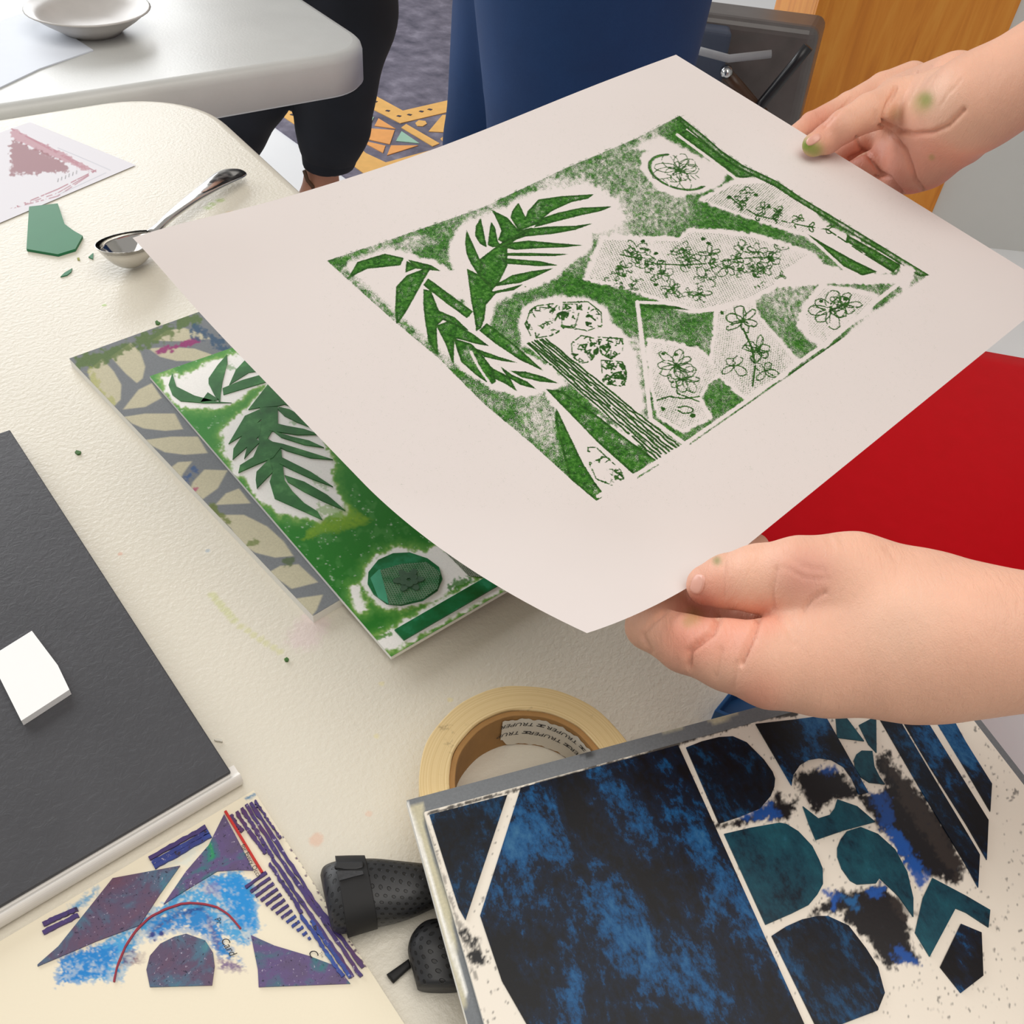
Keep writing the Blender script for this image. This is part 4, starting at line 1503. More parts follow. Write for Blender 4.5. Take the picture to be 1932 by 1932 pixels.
DK, MD, HI, TL = lin(3, 5, 12), lin(4, 22, 44), lin(10, 78, 128), lin(10, 58, 74)
m_b1 = blue_mat('midnight_blue', 1.0, HI, MD, DK, 0.43, 0.62)
m_b2 = blue_mat('midnight_blue_dark', 2.3, lin(8, 66, 106), lin(3, 20, 38), DK, 0.43, 0.63)
m_b3 = blue_mat('deep_teal', 3.1, lin(22, 84, 98), TL, lin(4, 24, 38), 0.36, 0.62)
for nm, poly, mt in (
    ('triangle', zI([(718, 832), (1175, 715), (930, 1450), (890, 1380)]), m_b2),
    ('panel', zI([(1250, 662)]) + zJ([(240, 408), (820, 1690), (1010, 2110)]) + [(1010, 1960), (947, 1850), (906, 1727)], m_b1),
    ('half_disc', zJ([(290, 430), (380, 395), (480, 370), (560, 365), (640, 400), (740, 500), (790, 570), (805, 610), (800, 660), (780, 710), (720, 780), (600, 830), (480, 870)]), m_b2),
    ('half_disc', zJ([(510, 930), (660, 895), (830, 865), (870, 872), (940, 915), (1020, 1000), (1060, 1080), (1080, 1130), (1082, 1220), (1050, 1280), (1000, 1340), (900, 1390), (750, 1455)]), m_b3),
    ('half_disc', zJ([(785, 1520), (870, 1465), (960, 1425), (1050, 1405), (1110, 1405), (1230, 1460), (1330, 1590), (1400, 1700), (1440, 1850), (1400, 1950), (1060, 2080)]), m_b2),
    ('arch_strip', zJ([(690, 290), (900, 270), (1095, 245), (1200, 430), (1345, 690), (1290, 700), (1250, 610), (1200, 540), (1130, 500), (1060, 490), (1000, 500), (950, 530), (910, 590), (900, 650)]), m_b1),
    ('wave', zJ([(965, 770), (1055, 840), (1120, 820), (1150, 780), (1165, 730), (1280, 770), (1385, 860), (1200, 910), (1040, 965), (1000, 870)]), m_b3),
    ('comma', zJ([(1165, 1010), (1185, 960), (1220, 915), (1300, 890), (1400, 930), (1500, 1020), (1570, 1150), (1605, 1300), (1605, 1410), (1520, 1290), (1410, 1185), (1390, 1215), (1280, 1222), (1240, 1200), (1190, 1130), (1165, 1060)]), m_b3),
    ('triangle', zJ([(1155, 245), (1205, 240), (1320, 392), (1165, 372)]), m_b3),
    ('triangle', zJ([(1290, 300), (1390, 248), (1392, 460), (1345, 410)]), m_b3),
    ('comma', zJ([(1262, 500), (1275, 470), (1305, 448), (1368, 450), (1380, 540), (1410, 600), (1440, 642), (1350, 632), (1300, 600), (1268, 550)]), m_b3),
    ('strip', zJ([(1400, 245), (1498, 224), (1720, 600), (1910, 915), (1990, 1050), (1980, 1240), (1910, 1110), (1640, 660)]), m_b2),
    ('strip', zJ([(1512, 224), (1645, 212), (1780, 430), (1910, 640), (2040, 850), (2030, 1080), (1910, 872), (1700, 540)]), m_b1),
    ('strip', zJ([(1705, 224), (1815, 222), (1860, 310), (1910, 400), (2060, 640), (2050, 800), (1910, 562)]), m_b1),
    ('block', zJ([(1715, 1185), (1910, 1288), (2050, 1370), (2040, 1470), (1910, 1385), (1850, 1360), (1700, 1640), (1615, 1500), (1660, 1300)]), m_b3),
    ('block', zJ([(1880, 1450), (2000, 1500), (2010, 1750), (1880, 1850), (1760, 1700)]), m_b1)):
    h = bpF.hit(poly, TB + 0.0006)
    h[:, 0] = np.clip(h[:, 0], 0.0015, Lx - 0.0012)
    h[:, 1] = np.clip(h[:, 1], ya + 0.0012, yb - 0.0012)
    # drop points that fell together at the border
    q = [tuple(h[0])]
    for a in h[1:]:
        if math.hypot(a[0] - q[-1][0], a[1] - q[-1][1]) > 2e-4: q.append(tuple(a))
    mk(nm, *prism(q, TB, TB + 0.0007), mt, bplate)
# ------------------------------------------------------------------ purple collage plate, bottom left
coF = table_frame((480, 1497), (690, 1823), 0.0)
sg = 1 if coF.hit([(200, 1655)])[0][1] > 0 else -1
col = empty('collage_plate')
coF.place(col)
tag(col, 'purple and bright blue collage plate with ribbed strips and red lines', 'collage plate')
Ll, Wl = 0.125, 0.16
ya, yb = sorted((0.0, sg * Wl))
TC = 0.003
mk('card_base', *box_vf(0, Ll, ya, yb, 0.0002, TC - 0.0003), plain('cream_card_edge', (232, 224, 206), 0.6), col)
cc = Canvas(20, 1480, 760, 1960, 1.0)
na, nb, nc = cc.noise(50, 4, 51), cc.noise(14, 3, 52), cc.noise(4, 2, 53)
img = np.zeros(cc.X.shape + (3,)) + L3(240, 230, 206)


def dab(poly, rgb, amt=1.0, soft=6, wob=14, cont=1.0):
    global img
    d = cc.sdf(poly, 40) + wob * (nb - 0.5) + wob * (nc - 0.5)
    k = ss(d, soft * 0.6, -soft * 0.6) * amt * np.clip(0.35 + cont * 1.3 * (na * 0.5 + nc * 0.5), 0, 1) * (0.45 + 0.55 * ss(nc * 0.5 + nb * 0.5 + 0.25 * na, 0.38, 0.66))
    img = over(img, k, rgb)


dab(zH([(30, 1890), (300, 1760), (470, 1660), (560, 1600), (760, 1460), (950, 1375), (1080, 1365), (1160, 1420), (1180, 1560), (1200, 1700), (1120, 1800), (1030, 1760), (900, 1640), (760, 1590), (620, 1640), (520, 1740), (400, 1990), (30, 2010)]), L3(70, 160, 214), 1.0, 6, 14, 1.8)
dab(zH([(560, 1640), (700, 1580), (860, 1560), (960, 1640), (1000, 1780), (1100, 1900), (960, 1850), (880, 1740), (760, 1690), (640, 1720), (560, 1760)]), L3(30, 130, 200), 1.0, 6, 14, 1.8)
dab(zH([(900, 1400), (1080, 1380), (1150, 1500), (1180, 1700), (1080, 1680), (1000, 1560)]), L3(20, 140, 214), 1.0, 6, 14, 1.8)
dab(zH([(30, 1860), (220, 1790), (330, 1780), (400, 1800), (300, 1980), (30, 2010)]), L3(16, 128, 204), 1.0, 6, 14, 1.6)
dab(zH([(860, 1430), (960, 1420), (960, 1500), (880, 1500)]), L3(140, 110, 160), 0.7)
dab(zH([(640, 1640), (760, 1580), (860, 1560), (880, 1580), (700, 1640), (560, 1720)]), L3(24, 40, 120), 0.9)
dab(zH([(880, 1600), (920, 1640), (960, 1760), (960, 1820), (930, 1780), (900, 1680)]), L3(76, 72, 140), 0.9)
dab(zH([(400, 1840), (470, 1790), (480, 1840), (520, 1850), (500, 1900), (400, 1900)]), L3(92, 44, 92), 0.9)
dab(zH([(120, 1560), (260, 1450), (240, 1520), (160, 1570), (60, 1600)]), L3(40, 150, 205), 0.9)
dab(zH([(700, 1230), (860, 1200), (800, 1330), (640, 1330)]), L3(222, 226, 214), 0.8)
dab(zH([(960, 1860), (1060, 1880), (1100, 1930), (960, 1930)]), L3(100, 70, 130), 0.9)
for x, y, r in ((575, 1728, 16), (628, 1722, 16), (588, 1760, 8), (560, 1740, 6), (690, 1700, 5), (1130, 1750, 5)):
    q = zH([(x + r * math.cos(a), y + r * math.sin(a)) for a in np.linspace(0, 6.28, 9)[:-1]])
    d = cc.sdf(q, 10)
    img = over(img, np.clip(0.5 - d / 1.5, 0, 1), L3(44, 60, 130))
for k in range(60):
    t = k / 59
    p = np.array(zH([(1195 + (1810 - 1195) * t, 915 + (1925 - 915) * t)])[0]) + RNG.normal(0, 2.2, 2)
    d = np.hypot(cc.X - p[0], cc.Y - p[1])
    img = over(img, (d < RNG.uniform(1.2, 3.2)) * 0.9, L3(74, 40, 84) if t > 0.25 else L3(50, 50, 110))
dab(zH([(1105, 940), (1170, 905), (1185, 915), (1120, 950)]), L3(30, 120, 170), 1.0, 3, 5)
art_sheet('card_face', coF, grid_lines(0, Ll, 0.00055), grid_lines(ya, yb, 0.00055), TC, cc, img, art_mat('collage_face', 0.5, 0.4, 0.15), col)


def mottled(name, cols, scale=55, seed=0.0):
    g = G(name, 0.45, spec=0.45)
    v = g.n('ShaderNodeMapping')
    g.put(v.inputs['Vector'], g.coord())
    v.inputs['Location'].default_value = (seed, seed * 1.7, 0)
    n1 = g.noise(scale, 4, 0.6, 0.4, v.outputs[0])
    n2 = g.noise(scale * 9, 3, 0.7, 0, v.outputs[0])
    c = g.ramp(n1, cols)
    c = g.mix(g.rng(n2, 0.62, 0.72), c, lin(186, 176, 196))
    c = g.mix(g.rng(n2, 0.40, 0.33), c, lin(40, 30, 60))
    g.col(c)
    g.bump(n2, 0.2, 0.0005)
    return g.m


PU, PV, TE, GN = lin(88, 74, 102), lin(104, 70, 92), lin(70, 140, 146), lin(36, 138, 92)
m_p1 = mottled('purple_teal', [(0.30, PV), (0.48, PU), (0.60, lin(70, 110, 134)), (0.70, TE)], 60, 0.31)
m_p2 = mottled('purple_green', [(0.32, PU), (0.52, lin(94, 76, 124)), (0.64, lin(50, 110, 120)), (0.70, GN)], 60, 0.77)
m_st = mottled('stripe_violet', [(0.3, lin(52, 42, 104)), (0.5, lin(70, 52, 112)), (0.68, lin(84, 40, 84))], 30, 0.1)
m_st2 = mottled('stripe_blue', [(0.3, lin(40, 42, 112)), (0.55, lin(44, 70, 150)), (0.7, lin(40, 130, 190))], 40, 0.5)
for p, mt in (([(30, 1795), (345, 1400), (735, 1328), (620, 1490), (500, 1672), (250, 1765), (-90, 1910), (-90, 1900)], m_p1),
              ([(990, 1030), (1070, 1180), (1160, 1355), (1060, 1352), (950, 1360), (800, 1450), (640, 1550), (770, 1360), (900, 1210)], m_p2),
              ([(540, 1930), (560, 1850), (620, 1780), (700, 1740), (770, 1722), (880, 1760), (925, 1830), (935, 1910), (920, 2020), (560, 2030)], m_p1),
              ([(1145, 1730), (1280, 1790), (1480, 1850), (1640, 1910), (1720, 2010), (1190, 2030), (1185, 1930)], m_p2)):
    piece('paper_shape', coF, zH(p), TC, TC + 0.0007, mt, col)


def wob_strip(pts, w, n=22, amp=0.7):
    """a hand-torn corrugated rib along pts, width w in drawing units"""
    P = np.array(pts, float)
    seg = np.linalg.norm(np.diff(P, axis=0), axis=1)
    s = np.concatenate([[0], np.cumsum(seg)])
    t = np.linspace(0, s[-1], n)
    C = np.stack([np.interp(t, s, P[:, 0]), np.interp(t, s, P[:, 1])], 1)
    d = np.gradient(C, axis=0)
    d /= np.linalg.norm(d, axis=1, keepdims=True)
    nr = np.stack([-d[:, 1], d[:, 0]], 1)
    a = C + nr * (w / 2 + RNG.normal(0, amp, (n, 1)))
    b = C - nr * (w / 2 + RNG.normal(0, amp, (n, 1)))
    return [tuple(x) for x in np.vstack([a, b[::-1]])]


# long ribs down the right side (in magnified drawing units)
top = [(455, 215), (515, 180), (560, 140), (615, 105), (665, 75), (715, 50)]
mid = [(560, 390), (810, 640), (900, 690), (960, 640), (1010, 610), (1060, 660)]
ribs = [[(440, 215), (500, 320), (570, 395)],
        [(505, 180), (610, 350), (730, 510), (825, 640)],
        [(560, 140), (690, 340), (830, 570), (905, 690)],
        [(610, 100), (760, 330), (900, 560), (1050, 790), (1200, 1010), (1360, 1230), (1500, 1440), (1640, 1640), (1800, 1880), (1880, 2000)],
        [(660, 80), (830, 340), (980, 570), (1130, 800), (1290, 1050), (1450, 1290), (1600, 1500), (1760, 1700), (1900, 1900)],
        [(705, 55), (870, 300), (990, 470)],
        [(870, 745), (960, 890), (1060, 1040), (1150, 1170), (1220, 1300)],
        [(900, 700), (1040, 890), (1150, 1070), (1290, 1270), (1440, 1490), (1570, 1680), (1700, 1870), (1790, 2000)],
        [(1210, 1320), (1330, 1480), (1450, 1660), (1560, 1830), (1680, 2000)],
        [(1330, 1380), (1430, 1530), (1570, 1740), (1690, 1900), (1760, 2010)]]
for i, r_ in enumerate(ribs):
    piece('rib', coF, zR(wob_strip(r_, 40 if i not in (5,) else 24, 30, 4.5)), TC, TC + 0.0012 + 0.00003 * i, m_st2 if i in (8, 9) else m_st, col)
for k in range(13):
    f = k / 12
    a = np.array([835 + (1320 - 835) * f, 850 + (1570 - 850) * f])
    ln = 260 * (1 - f) ** 0.9 + 30
    b = a + ln * np.array([-0.80, 0.60]) * np.array([1, 0.95])
    piece('short_rib', coF, zR(wob_strip([a, (a + b) / 2, b], 30 - 4 * f, 8, 2.0)), TC, TC + 0.0012, m_st if k < 8 else m_st2, col)
for p in ([(555, 1285), (885, 1102)], [(572, 1312), (900, 1128)], [(585, 1335), (912, 1150)], [(-60, 1665), (140, 1575)], [(-60, 1715), (146, 1612)]):
    piece('rib', coF, zH(wob_strip(p, 24, 14, 1.6)), TC, TC + 0.0012, m_st2 if p[0][0] > 0 and p[0][1] > 1300 else m_st, col)
m_redline = plain('red_line', (190, 30, 20), 0.5)
m_redarc = plain('red_arc', (150, 34, 54), 0.5)
piece('red_line', coF, zH(wob_strip([(996, 1010), (1210, 1366)], 15, 6, 0.3)), TC, TC + 0.0015, m_redline, col)
piece('red_arc', coF, zH(wob_strip([(352, 2000), (370, 1910), (420, 1790), (480, 1700), (560, 1625), (650, 1578), (740, 1548), (800, 1542), (880, 1550), (950, 1568), (1010, 1605), (1060, 1660), (1085, 1692)], 11, 40, 0.4)), TC, TC + 0.0008, m_redarc, col)


def text_mesh(s, size, shear=0.0):
    cu = bpy.data.curves.new('lettering', 'FONT')
    cu.body = s
    cu.size = size
    cu.shear = shear
    cu.fill_mode = 'FRONT'
    cu.resolution_u = 3
    ob = bpy.data.objects.new('lettering', cu)
    COL.objects.link(ob)
    dg = bpy.context.evaluated_depsgraph_get()
    me = ob.evaluated_get(dg).to_mesh()
    V = [tuple(v.co) for v in me.vertices]
    Fc = [tuple(p.vertices) for p in me.polygons]
    ob.evaluated_get(dg).to_mesh_clear()
    bpy.data.objects.remove(ob)
    bpy.data.curves.remove(cu)
    return V, Fc


m_black_ink = plain('black_lettering', (28, 26, 30), 0.6)


def print_text(s, p0, p1, fr, z, parent, mat, shear=0.0, name='lettering'):
    """lettering from p0 to p1 (baseline ends, drawing pixels)"""
    V, Fc = text_mesh(s, 1.0, shear)
    w = max(v[0] for v in V)
    h = fr.hit([p0, p1], z)
    d = h[1] - h[0]
    L = float(np.hypot(*d))
    k = L / w
    d /= L
    nrm = np.array([-d[1], d[0]])
    W = [(h[0][0] + d[0] * v[0] * k + nrm[0] * v[1] * k, h[0][1] + d[1] * v[0] * k + nrm[1] * v[1] * k, z) for v in V]
    return mk(name, W, Fc, mat, parent)


print_text('for Every Occa', zR([(548, 560)])[0], zR([(735, 915)])[0], coF, TC + 0.0016, col, m_black_ink)
print_text('Card', zR([(325, 1600)])[0], zR([(445, 1800)])[0], coF, TC + 0.0016, col, m_black_ink, 0.3)
print_text('Pr', zR([(258, 1370)])[0], zR([(300, 1440)])[0], coF, TC + 0.0016, col, m_black_ink, 0.3)
print_text('C', zR([(1290, 1730)])[0], zR([(1340, 1820)])[0], coF, TC + 0.0016, col, m_black_ink, 0.3)
print_text('The', zR([(1415, 1745)])[0], zR([(1450, 1800)])[0], coF, TC + 0.0016, col, plain('grey_lettering', (120, 112, 104), 0.6))

# ------------------------------------------------------------------ dark notebook with white spine
ZN = 0.0105
nbF = table_frame((435, 1455), (109, 1645), 0.0)
a, b = T(435, 1455, ZN), T(109, 1645, ZN)
nbF = Frame(a - np.array([0, 0, ZN]), b - a, T(109, 985, ZN) - a)
sg = 1 if nbF.hit([(109, 1100)], ZN)[0][1] > 0 else -1
g = G('dark_leatherette', 0.5, lin(62, 62, 66), spec=0.4)
n = g.noise(25, 3)
g.col(g.mix(n, lin(56, 56, 60), lin(72, 72, 76)))
g.bump(g.noise(240, 4, 0.6, 1.0), 0.35, 0.001)
nb_ = empty('notebook')
nbF.place(nb_)
NW, NLn = 0.21, 0.297
ya, yb = sorted((0.0, sg * NLn))
add_bevel(mk('cover', *box_vf(-0.0, NW, ya, yb, ZN - 0.0022, ZN), g.m, nb_), 0.0006, 2)
m_page = plain('page_block', (232, 230, 224), 0.7, var=0.03)
y0, y1 = sorted((sg * 0.004, sg * (NLn - 0.004)))
mk('page_block', *box_vf(0.004, NW - 0.002, y0, y1, 0.0024, ZN - 0.0023), m_page, nb_)
mk('back_cover', *box_vf(0.0, NW, ya, yb, 0.0002, 0.0023), g.m, nb_)
# white slide-on binding bar
prof = []
hb = ZN * 0.5
for k in range(13):
    t = math.pi * k / 12
    prof.append((-sg * (0.0028 + 0.0022 * math.sin(t)), hb + (hb - 0.0006) * math.cos(t)))
prof = [(sg * 0.0035, ZN - 0.0024), (-sg * 0.001, ZN - 0.0024)] + prof[1:-1] + [(-sg * 0.001, 0.0004), (sg * 0.0035, 0.0004)]
V, Fc = [], []
for x in (-0.003, NW + 0.002):
    V += [(x, p[0], p[1]) for p in prof]
n_ = len(prof)
for k in range(n_):
    Fc.append((k, (k + 1) % n_, n_ + (k + 1) % n_, n_ + k))
Fc += [tuple(range(n_ - 1, -1, -1)), tuple(range(n_, 2 * n_))]
o = mk('binding_bar', V, Fc, plain('white_binding', (236, 232, 226), 0.3, var=0.02), nb_)
bm = bmesh.new(); bm.from_mesh(o.data); bmesh.ops.recalc_face_normals(bm, faces=bm.faces); bm.to_mesh(o.data); bm.free()
tag(nb_, 'charcoal leatherette notebook with a white binding bar', 'notebook')
# white card lying on it
q = [(109, 1255), (131, 1301), (108, 1316), (40, 1360), (-20, 1240), (60, 1190)]
h = [tuple(x) for x in nbF.hit(q, ZN + 0.004)]
o = mk('white_card', *prism(h, ZN + 0.0001, ZN + 0.004), plain('bright_white_card', (250, 250, 250), 0.6, var=0.01))
nbF.place(o)
tag(o, 'white card corner lying on the charcoal notebook', 'card')

# ------------------------------------------------------------------ print in pink, paper scraps at the left
pkF = table_frame((257, 313), (109, 376))
sg = 1 if pkF.hit([(109, 235)])[0][1] > 0 else -1
ckx = Canvas(-40, 180, 280, 420, 0.5)
na, nb, nc = ckx.noise(14, 3, 61), ckx.noise(5, 2, 62), ckx.noise(2, 1, 63)
img = np.zeros(ckx.X.shape + (3,)) + L3(228, 226, 232)
PK = L3(176, 116, 130)
v0 = np.array([181, 324])
for off, wd in ((0, 1.0), (7, 0.8), (13, 0.8)):
    for q in ([(v0[0] - off, v0[1]), (109, 286 + off * 0.3), (20, 242)], [(v0[0] - off * 0.6, v0[1] + off * 0.5 - 3), (109, 357 + off), (20, 394)]):
        d = ckx.line(q, 6)
        img = over(img, np.clip(0.5 - (d - wd) / 1.0, 0, 1) * (nb > 0.35), PK)
d = ckx.sdf([(175, 320), (109, 284), (20, 240), (20, 260), (109, 300), (160, 322)], 10) + 6 * (nb - 0.5) + 4 * (na - 0.5)
img = over(img, ss(d, 1.5, -1.5) * 0.8, L3(186, 130, 142))
d = ckx.sdf([(128, 312), (109, 300), (20, 262), (20, 330), (109, 325), (130, 322)], 12) + 9 * (nb - 0.5) + 6 * (na - 0.5)
img = over(img, ss(d, 2, -2) * 0.85, L3(150, 96, 104))
for k in range(6):
    d = ckx.line([(109 + 7 * k, 343 - 3 * k), (110 + 7 * k, 337 - 3 * k)], 4)
    img = over(img, np.clip(0.5 - (d - 0.6), 0, 1), L3(90, 84, 90))
for q in ([(208, 321), (150, 296), (109, 279)], [(200, 326), (109, 368)]):
    d = ckx.line(q, 6)
    img = over(img, np.clip(0.5 - (d - 0.5), 0, 1) * 0.5, L3(120, 130, 150))
Lk = 0.21
ya, yb = sorted((0.0, sg * 0.148))
o = art_sheet('paper_print', pkF, grid_lines(0, Lk, 0.0009), grid_lines(ya, yb, 0.0009), 0.0008, ckx, img, art_mat('pink_print_paper', 0.6, 0.35, 0.05), None)
pkF.place(o)
tag(o, 'white sheet with a small pink bordered print left of the spoon', 'print')

m_gp = plain('green_card', (24, 116, 72), 0.5, nscale=40, var=0.08)


def scrap(name, pts, th, mat, label, cat, lift=0.0002, group=None):
    h = [tuple(x) for x in tabF.hit(pts, th)]
    c = np.mean(h, 0)
    o = mk(name, *prism([(x - c[0], y - c[1]) for x, y in h], 0.0, th), mat)
    fr = Frame(tabF.w(c, lift), tabF.ex, tabF.ey2)
    fr.place(o)
    tag(o, label, cat, group)
    return o


scrap('paper_scrap', [(109, 384), (122, 423), (140, 436), (156, 445), (142, 470), (109, 480), (50, 470), (55, 390)], 0.0022, m_gp, 'green card offcut at the left edge below the pink print', 'paper scrap')
scrap('paper_snippet', zA([(245, 1215), (215, 1240), (243, 1252)]), 0.0008, m_gp, 'tiny green triangular snippet near the bowl of the spoon', 'paper snippet')
scrap('paper_snippet', zA([(45, 1360), (70, 1335), (117, 1308), (110, 1330), (85, 1350)]), 0.0008, m_gp, 'curled green sliver of paper below the green offcut', 'paper snippet')
scrap('paper_snippet', zA([(145, 1245), (160, 1243), (163, 1258), (150, 1258)]), 0.0006, plain('olive_crumb', (150, 150, 60), 0.6), 'tiny olive crumb left of the green triangular snippet', 'paper snippet')
m_crumb = plain('green_crumb', (58, 104, 40), 0.6, nscale=500, var=0.4)
for pts, lb in ((zA([(620, 1632), (632, 1624), (640, 1632), (652, 1638), (640, 1648), (625, 1645)]), 'green ink crumb above the patterned board'),
                (zD([(132, 880), (142, 868), (152, 870), (170, 875), (165, 888), (148, 892)]), 'green ink crumb between the patterned board and the left edge'),
                ([(537, 1243), (541, 1240), (545, 1243), (543, 1247), (538, 1247)], 'green ink crumb at the end of the yellow smear')):
    scrap('ink_crumb', pts, 0.0012, m_crumb, lb, 'ink crumb')
scrap('glue_flake', zH([(932, 598), (950, 592), (978, 600), (980, 612), (960, 608), (940, 606)]), 0.0012, plain('clear_flake', (214, 210, 198), 0.3), 'small pale flake beside the corner of the notebook', 'flake')
# ------------------------------------------------------------------ masking tape roll
HT = 0.0272
po = np.array([T(x, y, HT)[:2] for x, y in ((980, 1290), (783, 1480), (805, 1410), (850, 1348), (1100, 1318), (1172, 1388))])
A_ = np.column_stack([2 * po, np.ones(len(po))])
sol = np.linalg.lstsq(A_, (po ** 2).sum(1), rcond=None)[0]
tc = sol[:2]
RO = float(math.sqrt(sol[2] + tc @ tc))
pi_ = np.array([T(x, y, HT)[:2] for x, y in ((838, 1475), (860, 1430), (905, 1378), (994, 1333), (1060, 1348), (1120, 1390))])
RI = float(np.mean(np.linalg.norm(pi_ - tc, axis=1)))
tape = empty('tape_roll', (tc[0], tc[1], TZ))
tag(tape, 'roll of tan masking tape lying under the blue plate', 'tape')
g = G('tape_side', 0.6, lin(218, 192, 140))
v = g.n('ShaderNodeVectorMath', operation='LENGTH')
sx = g.n('ShaderNodeSeparateXYZ'); g.put(sx.inputs[0], g.coord())
cx_ = g.n('ShaderNodeCombineXYZ'); g.put(cx_.inputs[0], sx.outputs[0]); g.put(cx_.inputs[1], sx.outputs[1])
g.put(v.inputs[0], cx_.outputs[0])
cr = g.n('ShaderNodeCombineXYZ')
g.put(cr.inputs[0], g.math('MULTIPLY', v.outputs['Value'], 1500.0))
nz1 = g.noise(1.0, 4, 0.7, 0.0, cr.outputs[0])
c = g.ramp(nz1, [(0.3, lin(196, 166, 112)), (0.5, lin(218, 192, 140)), (0.7, lin(232, 210, 164))])
c = g.mix(g.math('MULTIPLY', g.rng(g.noise(130, 4, 0.7), 0.60, 0.75), 0.55), c, lin(128, 106, 72))
g.col(c)
g.bump(nz1, 0.25, 0.0004)
m_tape = g.m


def ring_vf(r0, r1, z0, z1, n=96, bev=0.0006, jit=0.0):
    prof = [(r1, z0), (r1, z1 - bev), (r1 - bev, z1), (r0 + bev, z1), (r0, z1 - bev), (r0, z0)]
    V, Fc = [], []
    for k in range(n):
        a = 2 * math.pi * k / n
        j = jit * (0.5 * math.sin(3 * a + 1) + 0.3 * math.sin(7 * a) + 0.2 * math.sin(13 * a + 2))
        for r_, z_ in prof:
            V.append(((r_ + j) * math.cos(a), (r_ + j) * math.sin(a), z_))
    m = len(prof)
    for k in range(n):
        k2 = (k + 1) % n
        for i in range(m):
            i2 = (i + 1) % m
            Fc.append((k * m + i, k2 * m + i, k2 * m + i2, k * m + i2))
    return V, Fc


mk('tape_layers', *ring_vf(RI, RO, 0.0001, HT, 128, 0.0005, 0.0007), m_tape, tape, False)
RC = RI - 0.0028
mk('cardboard_core', *ring_vf(RC, RI - 0.0001, 0.0001, HT - 0.0012, 96, 0.0003, 0.0004), plain('cardboard', (168, 126, 74), 0.8, nscale=150, var=0.15), tape)
m_lab = plain('core_label', (232, 226, 212), 0.6, nscale=80, var=0.05)
rl = RC - 0.0004
V, Fc = [], []
a0, a1, nn = math.radians(-10), math.radians(116), 70
for k in range(nn + 1):
    f = k / nn
    a = a0 + (a1 - a0) * f
    j = 0.0004 * math.sin(23 * a) + 0.0003 * math.sin(51 * a)
    z0_ = 0.001 + j + (0.006 * ss(np.array(f), 0.94, 1.0) if f > 0.94 else 0)
    z1_ = HT - 0.0040 + j * 1.4
    for z_ in (z0_, z1_):
        V.append((rl * math.cos(a), rl * math.sin(a), float(z_)))
for k in range(nn):
    Fc.append((2 * k, 2 * k + 1, 2 * k + 3, 2 * k + 2))
lab = mk('core_label', V, Fc, m_lab, tape, True)


def wall_text(s, ang, z, size, r):
    V, Fc = text_mesh(s, 1.0, 0.25)
    w = max(v[0] for v in V)
    k = size / 0.7
    W = []
    for x, y, _ in V:
        a = ang + x * k * 1.15 / r
        W.append((r * math.cos(a), r * math.sin(a), z - y * k))
    return W, Fc, w * k * 1.15 / r


def wall_mark(ang, z, hgt, r):
    """the H-like mark lying on its side before each word"""
    P_ = []
    for x0, x1, y0, y1 in ((0, 0.22, 0, 1.0), (0.62, 0.84, 0, 1.0), (0.22, 0.62, 0.38, 0.62)):
        for q in ((x0, y0), (x1, y0), (x1, y1), (x0, y1)):
            xx, yy = q
            xx, yy = (yy * 0.95 - 0.1 + (0.25 * xx)), xx
            a = ang + xx * hgt * 1.5 / r
            P_.append((r * math.cos(a), r * math.sin(a), z - yy * hgt))
    return P_, [(0, 1, 2, 3), (4, 5, 6, 7), (8, 9, 10, 11)]


parts = []
rt = rl - 0.00015
for row, z_, offs in ((0, HT - 0.0070, (2, 41, 80)), (1, HT - 0.0145, (18, 55, 91))):
    for of in offs:
        a = math.radians(of)
        mv, mf = wall_mark(a, z_, 0.0027, rt)
        parts.append((mv, mf))
        word = 'TRUP' if (row == 1 and of > 80) else 'TRUPER'
        W, Fc, sp = wall_text(word, a + 0.0050 / rt, z_, 0.0029, rt)
        parts.append((W, Fc))
mk('lettering', *join_vf(parts), m_black_ink, lab)

# ------------------------------------------------------------------ spoon
A1 = T(452, 329, 0.003)
_nk = T(290, 436, 0.0145)
_nk[2] = A1[2] = TZ
A0 = _nk - (A1 - _nk) / np.linalg.norm(A1 - _nk) * 0.064
ax = A1 - A0
SL = float(np.linalg.norm(ax))
sp = empty('spoon', A0, math.atan2(ax[1], ax[0]))
g = G('polished_steel', 0.08, lin(214, 212, 208), 1.0)
g.put(g.b.inputs['Roughness'], g.rng(g.noise(90, 3), 0.3, 0.7, 0.05, 0.16))
m_steel = g.m
bl = 0.066
# bowl: rim ellipse with an upturned tip, hollow inside, a shell with thickness
V, Fc = [], []
NR, NA = 9, 40
for side in (0, 1):
    for i in range(NR + 1):
        f = i / NR
        for k in range(NA):
            a = 2 * math.pi * k / NA
            egg = 1 + 0.16 * math.cos(a)
            x = bl / 2 + f * bl / 2 * math.cos(a)
            y = f * 0.0190 * math.sin(a) * (1 - 0.18 * math.cos(a))
            rim = 0.0285 - 0.22 * x
            z = 0.0012 + (rim - 0.0012) * f ** 2.4
            if side: z += 0.0011 * (1 - f ** 6)
            if side: x, y = bl / 2 + (x - bl / 2) * (1 - 0.012 * f), y * (1 - 0.03 * f)
            V.append((x, y, z))
st_ = (NR + 1) * NA
for side in (0, 1):
    for i in range(NR):
        for k in range(NA):
            k2 = (k + 1) % NA
            q = (side * st_ + i * NA + k, side * st_ + i * NA + k2, side * st_ + (i + 1) * NA + k2, side * st_ + (i + 1) * NA + k)
            Fc.append(q if side else q[::-1])
